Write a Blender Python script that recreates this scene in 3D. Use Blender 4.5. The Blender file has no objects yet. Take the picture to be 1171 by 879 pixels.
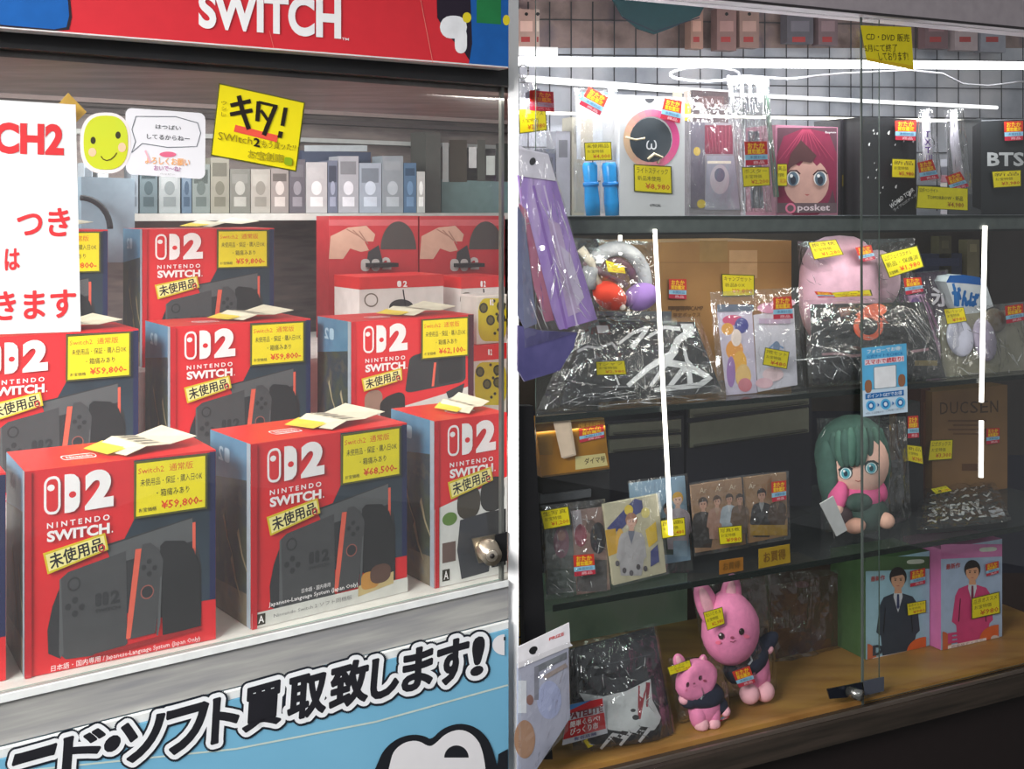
import bpy, math, random
from mathutils import Vector, Matrix
random.seed(7)
C = bpy.context.scene.collection
SC = bpy.context.scene
# ---------------------------------------------------------------- camera, world, light, exposure
FPX, CX, HY, CZ = 1300.0, 585.5, 240.0, 1.5      # focal length in px, centre column, horizon row, eye height
cam = bpy.data.cameras.new('camera'); camo = bpy.data.objects.new('camera', cam); C.objects.link(camo)
camo.location = (0, 0, CZ); camo.rotation_euler = (math.radians(90), 0, 0)
cam.sensor_fit = 'HORIZONTAL'; cam.sensor_width = 36.0; cam.lens = 36.0 * FPX / 1171.0
cam.shift_y = -(439.5 - HY) / 1171.0; cam.clip_start = 0.05; cam.clip_end = 50
SC.camera = camo
SC.view_settings.view_transform = 'Standard'; SC.view_settings.look = 'None'
SC.view_settings.exposure = 0.0; SC.view_settings.gamma = 1.0; SC.view_settings.use_curve_mapping = False
SC.cycles.transparent_max_bounces = 32; SC.cycles.max_bounces = 8
SC.cycles.caustics_reflective = False; SC.cycles.caustics_refractive = False
W = bpy.data.worlds.new('shop_interior'); SC.world = W; W.use_nodes = True
W.node_tree.nodes['Background'].inputs[0].default_value = (0.96, 0.97, 1.0, 1)
W.node_tree.nodes['Background'].inputs[1].default_value = 0.30

def area(name, loc, target, sx, sy, power, col=(1, 1, 1), spread=180):
    l = bpy.data.lights.new(name, 'AREA'); l.shape = 'RECTANGLE'; l.size = sx; l.size_y = sy
    l.energy = power; l.color = col; l.spread = math.radians(spread)
    o = bpy.data.objects.new(name, l); C.objects.link(o); o.location = loc
    o.rotation_euler = (Vector(target) - Vector(loc)).to_track_quat('-Z', 'Y').to_euler()
    return o
# shop ceiling fluorescents over the aisle, the counter's case lamp and an added fill
area('aisle_ceiling_lamp', (-1.05, 0.05, 1.95), (-0.42, 1.2, 1.22), 1.2, 0.5, 11.2, (1, .985, .97), 64)
area('counter_case_lamp', (-0.30, 1.215, 1.636), (-0.36, 1.32, 1.0), 0.75, 0.03, 1.7, (1, .95, .88))
area('counter_back_fill', (-0.52, 1.78, 1.63), (-0.56, 2.0, 1.3), 0.8, 0.04, 2.2, (1, .98, .95))  # added fill that brightens the back of the counter, no real fixture
area('aisle_far_lamp', (0.9, -0.5, 2.5), (0.4, 1.5, 1.3), 1.3, 0.12, 2.6, (.95, .98, 1), 110)
# the display case's front tube, then added fill lights with no fixture
l = area('case_front_tube', (0.372, 1.60, 1.683), (0.33, 1.70, 1.5), 0.95, 0.012, 2.6, (.97, .97, 1)); l.rotation_euler = (math.radians(35), 0, math.radians(25.6))
l = area('mid_shelf_fill', (0.366, 1.592, 1.458), (0.33, 1.70, 1.3), 0.95, 0.01, .68, (1, .95, .86)); l.rotation_euler = (math.radians(38), 0, math.radians(25.6))  # added fill under the top shelf to brighten the second
l = area('low_shelf_fill', (0.366, 1.592, 1.222), (0.33, 1.70, 1.0), 0.95, 0.01, .32, (1, .95, .86)); l.rotation_euler = (math.radians(38), 0, math.radians(25.6))  # added weaker fill to brighten the third shelf
l = area('case_back_fill', (0.25, 1.87, 1.66), (0.25, 1.87, 1.0), 0.9, 0.012, 1.6, (.97, .97, 1)); l.rotation_euler = (math.radians(-30), 0, math.radians(25.6))  # added fill at the rear of the case

# ---------------------------------------------------------------- materials
def lin(c):
    c = c / 255.0
    return c / 12.92 if c <= 0.04045 else ((c + 0.055) / 1.055) ** 2.4
_mats = {}
def M(r, g, b, rough=.55, var=.07, metal=0.0, spec=.35, scale=60, bump=0.0):
    key = (r, g, b, rough, var, metal, spec, scale, bump)
    if key in _mats: return _mats[key]
    m = bpy.data.materials.new('surface_%d_%d_%d' % (r, g, b)); m.use_nodes = True
    nt = m.node_tree; p = nt.nodes['Principled BSDF']
    p.inputs['Roughness'].default_value = rough; p.inputs['Metallic'].default_value = metal
    p.inputs['Specular IOR Level'].default_value = spec
    tc = nt.nodes.new('ShaderNodeTexCoord'); nz = nt.nodes.new('ShaderNodeTexNoise')
    nz.inputs['Scale'].default_value = scale; nz.inputs['Detail'].default_value = 3
    nt.links.new(tc.outputs['Object'], nz.inputs['Vector'])
    mr = nt.nodes.new('ShaderNodeMapRange'); mr.inputs[1].default_value = .3; mr.inputs[2].default_value = .7
    mr.inputs[3].default_value = 1 - var; mr.inputs[4].default_value = 1 + var
    nt.links.new(nz.outputs['Fac'], mr.inputs[0])
    mx = nt.nodes.new('ShaderNodeVectorMath'); mx.operation = 'SCALE'
    mx.inputs[0].default_value = (lin(r), lin(g), lin(b)); nt.links.new(mr.outputs[0], mx.inputs['Scale'])
    nt.links.new(mx.outputs[0], p.inputs['Base Color'])
    if bump:
        bp = nt.nodes.new('ShaderNodeBump'); bp.inputs['Strength'].default_value = bump; bp.inputs['Distance'].default_value = .004
        nt.links.new(nz.outputs['Fac'], bp.inputs['Height']); nt.links.new(bp.outputs[0], p.inputs['Normal'])
    _mats[key] = m
    return m
def ramp_mat(name, stops, scale=8, rough=.5, stretch=(1, 1, 1), detail=6):
    if name in _mats: return _mats[name]
    m = bpy.data.materials.new(name); m.use_nodes = True; nt = m.node_tree; p = nt.nodes['Principled BSDF']
    p.inputs['Roughness'].default_value = rough; p.inputs['Specular IOR Level'].default_value = .3
    tc = nt.nodes.new('ShaderNodeTexCoord'); mp = nt.nodes.new('ShaderNodeMapping'); mp.inputs['Scale'].default_value = stretch
    nz = nt.nodes.new('ShaderNodeTexNoise'); nz.inputs['Scale'].default_value = scale; nz.inputs['Detail'].default_value = detail
    cr = nt.nodes.new('ShaderNodeValToRGB')
    while len(cr.color_ramp.elements) < len(stops): cr.color_ramp.elements.new(.5)
    for e, (pos, c) in zip(cr.color_ramp.elements, stops):
        e.position = pos; e.color = (lin(c[0]), lin(c[1]), lin(c[2]), 1)
    nt.links.new(tc.outputs['Object'], mp.inputs[0]); nt.links.new(mp.outputs[0], nz.inputs['Vector'])
    nt.links.new(nz.outputs['Fac'], cr.inputs[0]); nt.links.new(cr.outputs[0], p.inputs['Base Color'])
    _mats[name] = m
    return m
def clear_mat(name, rough, base, gain, tint=(1, 1, 1), bump=0.0, bscale=30, stretch=(1, 1, 1), haze=0.0):
    """thin clear sheet: mostly transparent, mirror-like at grazing angles"""
    if name in _mats: return _mats[name]
    m = bpy.data.materials.new(name); m.use_nodes = True; nt = m.node_tree
    nt.nodes.remove(nt.nodes['Principled BSDF']); out = nt.nodes['Material Output']
    tr = nt.nodes.new('ShaderNodeBsdfTransparent'); tr.inputs[0].default_value = (*tint, 1)
    gl = nt.nodes.new('ShaderNodeBsdfGlossy'); gl.inputs['Roughness'].default_value = rough
    lw = nt.nodes.new('ShaderNodeLayerWeight'); lw.inputs[0].default_value = .5
    pw = nt.nodes.new('ShaderNodeMath'); pw.operation = 'POWER'; pw.inputs[1].default_value = 5.0
    nt.links.new(lw.outputs['Facing'], pw.inputs[0])
    ma = nt.nodes.new('ShaderNodeMath'); ma.operation = 'MULTIPLY_ADD'; ma.use_clamp = True
    ma.inputs[1].default_value = gain * .8; ma.inputs[2].default_value = base + .035 * gain
    nt.links.new(pw.outputs[0], ma.inputs[0])
    mx = nt.nodes.new('ShaderNodeMixShader'); nt.links.new(ma.outputs[0], mx.inputs[0])
    nt.links.new(tr.outputs[0], mx.inputs[1]); nt.links.new(gl.outputs[0], mx.inputs[2])
    if bump:
        tc = nt.nodes.new('ShaderNodeTexCoord'); mp = nt.nodes.new('ShaderNodeMapping'); mp.inputs['Scale'].default_value = stretch
        nz = nt.nodes.new('ShaderNodeTexNoise'); nz.inputs['Scale'].default_value = bscale; nz.inputs['Detail'].default_value = 2
        nz.inputs['Distortion'].default_value = 1.5
        nt.links.new(tc.outputs['Object'], mp.inputs[0]); nt.links.new(mp.outputs[0], nz.inputs['Vector'])
        bp = nt.nodes.new('ShaderNodeBump'); bp.inputs['Strength'].default_value = bump; bp.inputs['Distance'].default_value = .01
        nt.links.new(nz.outputs['Fac'], bp.inputs['Height'])
        nt.links.new(bp.outputs[0], gl.inputs['Normal']); nt.links.new(bp.outputs[0], lw.inputs['Normal'])
    last = mx
    if haze:
        df = nt.nodes.new('ShaderNodeBsdfDiffuse'); df.inputs[0].default_value = (.8, .8, .82, 1)
        m2 = nt.nodes.new('ShaderNodeMixShader'); m2.inputs[0].default_value = haze
        nt.links.new(mx.outputs[0], m2.inputs[1]); nt.links.new(df.outputs[0], m2.inputs[2]); last = m2
    nt.links.new(last.outputs[0], out.inputs[0])
    _mats[name] = m
    return m
def emit_mat(name, col, s):
    if name in _mats: return _mats[name]
    m = bpy.data.materials.new(name); m.use_nodes = True; nt = m.node_tree
    nt.nodes.remove(nt.nodes['Principled BSDF']); e = nt.nodes.new('ShaderNodeEmission')
    e.inputs[0].default_value = (*col, 1); e.inputs[1].default_value = s
    nt.links.new(e.outputs[0], nt.nodes['Material Output'].inputs[0])
    _mats[name] = m
    return m
GLASS = clear_mat('window_glass', 0.0, 0.0, 1.0, (.985, .99, .985), haze=.018)  # pale diffuse share standing in for the reflected shop's veil
DOORGLASS = clear_mat('door_glass', 0.0, 0.0, 1.0, (.98, .99, .985), haze=.003)  # same stand-in for the reflected veil, fainter
SHELFGLASS = clear_mat('shelf_glass', 0.02, 0.02, 1.0, (.86, .93, .90), haze=.02)
FILM = clear_mat('plastic_film', 0.13, 0.06, 1.5, (.985, .985, .985), bump=.9, bscale=26, stretch=(1, 1, .45), haze=.012)
FOGFILM = clear_mat('cloudy_film', 0.18, 0.05, 1.5, (.94, .94, .95), bump=.8, bscale=18, stretch=(1, 1, .4), haze=.14)
GLINT = clear_mat('glint_film', 0.22, 0.35, 1.2, (.95, .95, .95), haze=.22)  # pale and glossy so that the folds read as glints
WHITE = M(238, 238, 238); PAPER = M(240, 240, 240, .6, .02); BLACK = M(26, 26, 28); YEL = M(232, 216, 18, .5, .04)
YEDGE = M(84, 84, 22); RED = M(212, 40, 46, .42, .04); INK = M(40, 36, 20); REDINK = M(214, 70, 20)
DARK = M(22, 22, 24, .5); SKIN = M(226, 178, 152)

# ---------------------------------------------------------------- geometry helpers
def ray(x, y): return Vector(((x - CX) / FPX, 1.0, (HY - y) / FPX))
EYE = Vector((0, 0, CZ))
class Plane:
    """a plane in the shop: o origin, u to the right, v up the surface, n towards the aisle"""
    def __init__(s, o, u, v): s.o, s.u, s.v = Vector(o), Vector(u).normalized(), Vector(v).normalized(); s.n = s.u.cross(s.v).normalized()
    def w(s, x, y, h=0.0):
        r = ray(x, y); t = ((s.o - EYE).dot(s.n) + h) / r.dot(s.n)
        return EYE + r * t
    def mpp(s, x, y): return (s.w(x + 1, y) - s.w(x, y)).length
class Side:
    """one showcase: front line through O along d; s counts metres behind its front glass"""
    def __init__(s, O, vpx):
        s.O = Vector((O[0], O[1], 0)); a = vpx - CX; L = math.hypot(a, FPX)
        s.d = Vector((a / L, FPX / L, 0)); s.nb = Vector((-FPX / L, a / L, 0)); s.ang = math.atan2(FPX, a)
    def plane(s, dep=0.0, lean=0.0, turn=0.0):
        return s.through(s.O + s.nb * dep + Vector((0, 0, 1.2)), lean, turn)
    def through(s, p, lean=0.0, turn=0.0):
        R = Matrix.Rotation(turn, 3, 'Z'); u = R @ s.d; b = R @ s.nb
        return Plane(p, u, Vector((0, 0, math.cos(lean))) + b * math.sin(lean))
    def on(s, x, y, z, lean=0.0, turn=0.0):
        """upright plane whose foot passes through pixel (x, y) of the level z"""
        return s.through(floorpt(x, y, z), lean, turn)
def floorpt(x, y, z):
    t = (CZ - z) * FPX / (y - HY)
    return EYE + ray(x, y) * t
LS = Side((-.2635, 1.2), 2450.0)
RS = Side((.3392, 1.544), 3300.0)

class MB:
    """collects polygons for ONE mesh object; kids are its parts"""
    def __init__(s, name): s.name = name; s.V = []; s.F = []; s.I = []; s.mats = []; s.kids = []; s.smooth = set(); s.props = {}; s.mod = None
    def kid(s, name, label=None):
        k = MB(name); s.kids.append(k)
        if label: k.props['label'] = label
        return k
    def mi(s, m):
        if m not in s.mats: s.mats.append(m)
        return s.mats.index(m)
    def add(s, vs, fs, m, smooth=False):
        b = len(s.V); s.V += [Vector(v) for v in vs]; i = s.mi(m)
        for f in fs:
            if smooth: s.smooth.add(len(s.F))
            s.F.append([b + k for k in f]); s.I.append(i)
    def poly(s, pts, m): s.add(pts, [list(range(len(pts)))], m)
    def prism(s, front, back, m, ms=None, mb=None):
        n = len(front); s.add(front, [list(range(n))], m)
        s.add(back, [list(range(n))[::-1]], mb or ms or m)
        s.add(list(front) + list(back), [[i, n + i, n + (i + 1) % n, (i + 1) % n] for i in range(n)], ms or m)
    def slab(s, pl, pts, t, m, ms=None, h=0.0):
        s.prism([pl.w(x, y, h) for x, y in pts], [pl.w(x, y) - pl.n * (t - h) for x, y in pts], m, ms)
    def box(s, o, ex, ey, ez, m):
        o, ex, ey, ez = Vector(o), Vector(ex), Vector(ey), Vector(ez)
        s.prism([o, o + ex, o + ex + ez, o + ez], [o + ey, o + ex + ey, o + ex + ey + ez, o + ey + ez], m)
    def tube(s, pts, r, m, n=10, caps=True):
        pts = [Vector(p) for p in pts]; vs = []; fs = []
        for i, p in enumerate(pts):
            t = (pts[min(i + 1, len(pts) - 1)] - pts[max(i - 1, 0)]).normalized()
            a = t.cross(Vector((0, 0, 1)) if abs(t.z) < .9 else Vector((1, 0, 0))).normalized(); b = t.cross(a)
            rr = r[i] if isinstance(r, (list, tuple)) else r
            vs += [p + (a * math.cos(6.28319 * k / n) + b * math.sin(6.28319 * k / n)) * rr for k in range(n)]
        for i in range(len(pts) - 1):
            fs += [[i * n + k, i * n + (k + 1) % n, (i + 1) * n + (k + 1) % n, (i + 1) * n + k] for k in range(n)]
        if caps: fs += [list(range(n))[::-1], [(len(pts) - 1) * n + k for k in range(n)]]
        s.add(vs, fs, m, True)
    def ball(s, c, ax, ay, az, m, nu=20, nv=12, shape=None):
        vs = []; fs = []
        for j in range(nv + 1):
            th = math.pi * j / nv
            for i in range(nu):
                ph = 6.2831853 * i / nu
                x, y, z = math.sin(th) * math.cos(ph), math.sin(th) * math.sin(ph), math.cos(th)
                if shape: x, y, z = shape(x, y, z)
                vs.append(c + ax * x + ay * y + az * z)
        for j in range(nv):
            fs += [[j * nu + i, j * nu + (i + 1) % nu, (j + 1) * nu + (i + 1) % nu, (j + 1) * nu + i] for i in range(nu)]
        s.add(vs, fs, m, True)
    def blob(s, pl, x, y, rx, ry, rh, m, h=0.0, rot=0.0, shape=None):
        """ellipsoid centred h px in front of plane pl at pixel (x, y); radii in px"""
        k = pl.mpp(x, y); c = pl.w(x, y, h * k); ca, sa = math.cos(rot), math.sin(rot)
        ax = (pl.u * ca + pl.v * sa) * rx * k; ay = (pl.v * ca - pl.u * sa) * ry * k
        s.ball(c, ax, pl.n * rh * k, ay, m, shape=shape)
    def sheet(s, fn, h0=.0003, step=.00005): return Sheet(s, fn, h0, step)

_tc = {}
def textmesh(body, bold, res):
    key = (body, bold, res)
    if key not in _tc:
        c = bpy.data.curves.new('lettering', 'FONT'); c.body = body; c.resolution_u = res; c.offset = bold; c.align_x = 'LEFT'
        o = bpy.data.objects.new('lettering', c); C.objects.link(o)
        dg = bpy.context.evaluated_depsgraph_get(); me = bpy.data.meshes.new_from_object(o.evaluated_get(dg))
        vs = [(v.co.x, v.co.y) for v in me.vertices]; fs = [list(p.vertices) for p in me.polygons]
        x0 = min(v[0] for v in vs); x1 = max(v[0] for v in vs); y0 = min(v[1] for v in vs); y1 = max(v[1] for v in vs)
        _tc[key] = ([((x - x0) / max(x1 - x0, 1e-6), (y1 - y) / max(y1 - y0, 1e-6)) for x, y in vs], fs)
        bpy.data.objects.remove(o); bpy.data.curves.remove(c); bpy.data.meshes.remove(me)
    return _tc[key]
def Q(q, s, t):
    a = (q[0][0] + (q[1][0] - q[0][0]) * s, q[0][1] + (q[1][1] - q[0][1]) * s)
    b = (q[3][0] + (q[2][0] - q[3][0]) * s, q[3][1] + (q[2][1] - q[3][1]) * s)
    return (a[0] + (b[0] - a[0]) * t, a[1] + (b[1] - a[1]) * t)
def smooth(pts, it=2):
    for _ in range(it):
        n = len(pts); r = []
        for i in range(n):
            p, q = pts[i], pts[(i + 1) % n]; r += [(p[0] * .75 + q[0] * .25, p[1] * .75 + q[1] * .25), (p[0] * .25 + q[0] * .75, p[1] * .25 + q[1] * .75)]
        pts = r
    return pts
def R4(x0, y0, x1, y1): return [(x0, y0), (x1, y0), (x1, y1), (x0, y1)]
def sub(q, s0, t0, s1, t1): return [Q(q, s0, t0), Q(q, s1, t0), Q(q, s1, t1), Q(q, s0, t1)]
class Sheet:
    """printed shapes laid on a surface: fn(x, y, h) maps sheet coordinates to a point h above the surface"""
    def __init__(s, mb, fn, h, step): s.mb, s.fn, s.h, s.step = mb, fn, h, step
    def up(s, k=1): s.h += s.step * k; return s.h
    def poly(s, pts, m): h = s.up(); s.mb.poly([s.fn(x, y, h) for x, y in pts], m); return s
    def grid(s, q, m, nx=8, ny=8):
        h = s.up(); vs = [s.fn(*Q(q, i / nx, j / ny), h) for j in range(ny + 1) for i in range(nx + 1)]
        s.mb.add(vs, [[j * (nx + 1) + i, j * (nx + 1) + i + 1, (j + 1) * (nx + 1) + i + 1, (j + 1) * (nx + 1) + i] for j in range(ny) for i in range(nx)], m)
        return s
    def rect(s, x0, y0, x1, y1, m): return s.poly(R4(x0, y0, x1, y1), m)
    def rrect(s, q, r, m, k=4):
        pts = []
        for (a, b, c) in ((0, 0, 180), (1, 0, 270), (1, 1, 0), (0, 1, 90)):
            for i in range(k + 1):
                an = math.radians(c + 90 * i / k)
                pts.append(Q(q, a + (r[0] if a == 0 else -r[0]) + r[0] * math.cos(an), b + (r[1] if b == 0 else -r[1]) + r[1] * math.sin(an)))
        return s.poly(pts, m)
    def ell(s, x, y, rx, ry, m, n=22, rot=0.0, a0=0.0, a1=360.0):
        pts = []
        full = a1 - a0 >= 360
        for i in range(n if full else n + 1):
            t = math.radians(a0 + (a1 - a0) * i / n); px, py = rx * math.cos(t), ry * math.sin(t)
            pts.append((x + px * math.cos(rot) - py * math.sin(rot), y + px * math.sin(rot) + py * math.cos(rot)))
        return s.poly(pts, m)
    def ring(s, x, y, rx, ry, w, m, n=32, a0=0.0, a1=360.0):
        h = s.up(); vs = []; fs = []
        for i in range(n + 1):
            t = math.radians(a0 + (a1 - a0) * i / n)
            vs += [s.fn(x + rx * math.cos(t), y + ry * math.sin(t), h), s.fn(x + (rx - w) * math.cos(t), y + (ry - w) * math.sin(t), h)]
        fs = [[2 * i, 2 * i + 2, 2 * i + 3, 2 * i + 1] for i in range(n)]
        s.mb.add(vs, fs, m); return s
    def stroke(s, pts, w, m, step=5.0):
        h = s.up(); P = []
        for a, b in zip(pts, pts[1:]):
            n = max(1, int(math.hypot(b[0] - a[0], b[1] - a[1]) / step))
            P += [(a[0] + (b[0] - a[0]) * i / n, a[1] + (b[1] - a[1]) * i / n) for i in range(n)]
        P.append(pts[-1]); vs = []
        for i, p in enumerate(P):
            a, b = P[max(i - 1, 0)], P[min(i + 1, len(P) - 1)]; L = math.hypot(b[0] - a[0], b[1] - a[1]) or 1
            nx, ny = -(b[1] - a[1]) / L, (b[0] - a[0]) / L
            ww = (w if not isinstance(w, tuple) else w[0] + (w[1] - w[0]) * i / max(1, len(P) - 1)) / 2
            vs += [s.fn(p[0] + nx * ww, p[1] + ny * ww, h), s.fn(p[0] - nx * ww, p[1] - ny * ww, h)]
        s.mb.add(vs, [[2 * i, 2 * i + 2, 2 * i + 3, 2 * i + 1] for i in range(len(P) - 1)], m); return s
    def text(s, body, q, m, bold=0.012, res=2, dil=None):
        cjk = any(ord(c_) > 0x2E00 for c_ in body)
        few = 0
        if cjk and not dil:
            if bold >= .018: dil = bold * .75 * math.hypot(q[3][0] - q[0][0], q[3][1] - q[0][1]); few = 6
            bold = 0.0
        vs, fs = textmesh(body, bold, res); h = s.up()
        base = [Q(q, a, b) for a, b in vs]
        offs = [(0, 0)]
        if few: offs = [(dil * math.cos(k * 6.28319 / few), dil * math.sin(k * 6.28319 / few)) for k in range(few)] + [(0, 0)]
        elif dil: offs = [(dil * math.cos(k * 6.28319 / 30), dil * math.sin(k * 6.28319 / 30)) for k in range(30)] + [(0, 0)] + ([(dil * .5 * math.cos(k * 6.28319 / 8), dil * .5 * math.sin(k * 6.28319 / 8)) for k in range(8)] if dil > 3 else [])
        for i, (ox, oy) in enumerate(offs):
            s.mb.add([s.fn(x + ox, y + oy, h + (i * 1e-6 if dil else 0)) for x, y in base], fs, m)
        return s

def link_mesh(mb, parent, loc, kind=None):
    me = bpy.data.meshes.new(mb.name); me.from_pydata([v - loc for v in mb.V], [], mb.F)
    for m in mb.mats: me.materials.append(m)
    me.polygons.foreach_set('material_index', mb.I)
    me.polygons.foreach_set('use_smooth', [i in mb.smooth for i in range(len(mb.F))]); me.update()
    o = bpy.data.objects.new(mb.name, me); C.objects.link(o)
    if parent is not None: o.parent = parent
    for k, v in mb.props.items(): o[k] = v
    if mb.mod: mb.mod(o)
    return o
def emit(mb, parent, loc):
    o = link_mesh(mb, parent, loc)
    for k in mb.kids: emit(k, o, loc)
    return o
def allv(mb):
    r = list(mb.V)
    for k in mb.kids: r += allv(k)
    return r
class Thing(MB):
    def __init__(s, name, label, cat, group=None, loc=None):
        super().__init__(name); s.loc = loc; s.meta = {'label': label, 'category': cat}
        if group: s.meta['group'] = group
    levels = None
    def settle(s, vs):
        """let the goods rest on their shelf and stay behind the case glass"""
        dep = lambda v: (v - s.side.O).dot(s.side.nb)
        if min(dep(v) for v in vs) < -.0005: return
        lo = min(v.z for v in vs); fl = max([z for z in s.levels if z - .07 < lo < z + .0005], default=None)
        for v in vs:
            if fl is not None and v.z < fl + .0008: v.z = fl + .0008
            d = dep(v)
            if d < .0128: v += s.side.nb * (.0128 - d)
    def done(s, kind=None):
        vs = allv(s)
        if s.levels: s.settle(vs)
        if s.loc is None:
            lo = Vector((min(v.x for v in vs), min(v.y for v in vs), min(v.z for v in vs))); hi = Vector((max(v.x for v in vs), max(v.y for v in vs), 0))
            s.loc = Vector(((lo.x + hi.x) / 2, (lo.y + hi.y) / 2, lo.z))
        s.loc = Vector(s.loc)
        if s.V:
            o = link_mesh(s, None, s.loc)
        else:
            o = bpy.data.objects.new(s.name, None); o.empty_display_size = .03; C.objects.link(o)
        o.location = s.loc
        for k, v in s.meta.items(): o[k] = v
        if kind: o['kind'] = kind
        for k in s.kids: emit(k, o, s.loc)
        return o
def struct(name, mb):
    mb.name = name; o = link_mesh(mb, None, Vector((0, 0, 0))); o['kind'] = 'structure'; return o
def copy_tree(o, parent=None):
    c = o.copy(); C.objects.link(c)
    if parent is not None: c.parent = parent
    for ch in list(o.children): copy_tree(ch, c)
    return c

# ---------------------------------------------------------------- small printed things used all over the shop
def price_card(mb, fn, q, lines, price=None, edge=.035, col=YEL, h0=.0012, t=.0008):
    sh = mb.sheet(fn, h0)
    mb.prism([fn(x, y, h0) for x, y in q], [fn(x, y, h0 - t) for x, y in q], YEDGE)
    sh.poly(sub(q, edge * .8, edge, 1 - edge * .8, 1 - edge), col)
    n = len(lines) + (1 if price else 0)
    for i, (tx, x0, x1, m) in enumerate(lines):
        t0 = .08 + i * .86 / n
        sh.text(tx, sub(q, x0, t0 + .02, x1, t0 + .86 / n - .06), m, bold=.012, res=1)
    if price:
        t0 = .08 + (n - 1) * .86 / n
        sh.text(price, sub(q, .36, t0 + .02, .93, t0 + .86 / n - .02), REDINK, bold=.02, res=1)
        sh.text('お宝価格', sub(q, .06, t0 + .1, .3, t0 + .86 / n - .04), INK, bold=0, res=1)
    return sh
TAGRED = M(196, 52, 38); TAGYEL = M(240, 200, 30); TAGBLUE = M(140, 190, 215); TAGRED2 = M(186, 40, 62)
def shop_tag(mb, fn, q, h0=.0014):
    sh = mb.sheet(fn, h0); mb.prism([fn(x, y, h0) for x, y in q], [fn(x, y, h0 - .0006) for x, y in q], TAGRED2)
    sh.poly(sub(q, 0, 0, 1, .56), TAGRED); sh.poly(sub(q, 0, .56, 1, .78), TAGBLUE)
    sh.text('おたか', sub(q, .14, .06, .88, .3), TAGYEL, bold=.035, res=1)
    sh.text('買取鑑定', sub(q, .12, .32, .9, .53), TAGYEL, bold=.03, res=1)
    sh.text('未開封品', sub(q, .2, .6, .9, .74), M(60, 90, 130), bold=.01, res=1)
    sh.text('商品', sub(q, .35, .82, .85, .96), M(240, 200, 205), bold=.01, res=1)
def bag(mb, fn, q, bulge, mat=None, nx=18, ny=20, wr=.12, seed=1, back=True, h0=.002):
    """a clear plastic bag: two puffed, crumpled sheets meeting at the rim"""
    rnd = random.Random(seed); mat = mat or FILM
    ph = [rnd.uniform(0, 6.28) for _ in range(6)]; fr = [rnd.uniform(4, 13) for _ in range(6)]
    jit = [[rnd.uniform(-1, 1) for _ in range(nx + 1)] for _ in range(ny + 1)]
    def hh(i, j):
        u, v = i / nx, j / ny
        e = (max(0, math.sin(math.pi * u)) ** .45) * (max(0, math.sin(math.pi * v)) ** .45)
        w = sum(math.sin(fr[k] * (u * math.cos(ph[k]) + v * math.sin(ph[k])) * 2 + ph[k] * 3) for k in range(6)) / 6
        return bulge * e * (1 + wr * 2.2 * w) + e * jit[j][i] * (.0007 + .004 * wr)
    for sgn in ((1, -.3) if back else (1,)):
        vs = [fn(*Q(q, i / nx, j / ny), h0 * (1 if sgn > 0 else -1) + sgn * hh(i, j)) for j in range(ny + 1) for i in range(nx + 1)]
        fs = []
        for j in range(ny):
            for i in range(nx):
                p = j * (nx + 1) + i
                if (i + j + seed) % 2: fs += [[p, p + 1, p + nx + 2], [p, p + nx + 2, p + nx + 1]]
                else: fs += [[p, p + 1, p + nx + 1], [p + 1, p + nx + 2, p + nx + 1]]
        mb.add(vs, fs, mat)
def on_blob(pl, cx, cy, rx, ry, rh, h=0.0, rot=0.0):
    """maps a pixel to the near surface of the ellipsoid MB.blob makes from the same numbers"""
    k = pl.mpp(cx, cy); c = pl.w(cx, cy, h * k); ca, sa = math.cos(rot), math.sin(rot)
    B = [((pl.u * ca + pl.v * sa), rx * k), ((pl.v * ca - pl.u * sa), ry * k), (pl.n, rh * k)]
    def fn(x, y, hh):
        r = ray(x, y); o = [(EYE - c).dot(b) / (L + hh) for b, L in B]; d = [r.dot(b) / (L + hh) for b, L in B]
        A = sum(t * t for t in d); Bq = sum(s_ * t for s_, t in zip(o, d)); Cq = sum(t * t for t in o) - 1
        D = Bq * Bq - A * Cq; t = (-Bq - math.sqrt(max(D, 0))) / A
        return EYE + r * t
    return fn

def glint_folds(k, fn, q, n, seed, h=.004, L=.18, r=.0005):
    """pale glossy folds added to stand in for glints on the clear film"""
    rnd = random.Random(seed)
    for _ in range(n):
        s0, t0 = rnd.uniform(.05, .95), rnd.uniform(.05, .95); an = rnd.gauss(1.2, .7); l = rnd.uniform(.3, 1) * L
        s1, t1 = min(.98, max(.02, s0 + l * math.cos(an))), min(.98, max(.02, t0 + l * math.sin(an)))
        p = [fn(*Q(q, s0 + (s1 - s0) * u, t0 + (t1 - t0) * u + .02 * math.sin(3.14 * u) * rnd.uniform(-1, 1)), h) for u in (0, .35, .7, 1)]
        k.tube(p, [r * .3, r * rnd.uniform(.7, 1.6), r, r * .2], GLINT, 5)
# ================================================================ ROOM SHELL
mb = MB('x'); mb.box((-4, -2, -.02), (8, 0, 0), (0, 6, 0), (0, 0, .02), ramp_mat('shop_floor', [(.3, (120, 118, 112)), (.7, (150, 147, 140))], 6)); struct('floor', mb)
mb = MB('x'); mb.box((-4, 3.2, 0), (8, 0, 0), (0, .08, 0), (0, 0, 2.9), M(150, 146, 140)); struct('wall_back', mb)
mb = MB('x'); mb.box((-.0047, 1.372, 0), (.0127, 0, 0), (0, 1.5, 0), (0, 0, 2.9), M(254, 254, 254, .6, .0)); struct('wall_middle', mb)   # white partition between the two showcases

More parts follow.
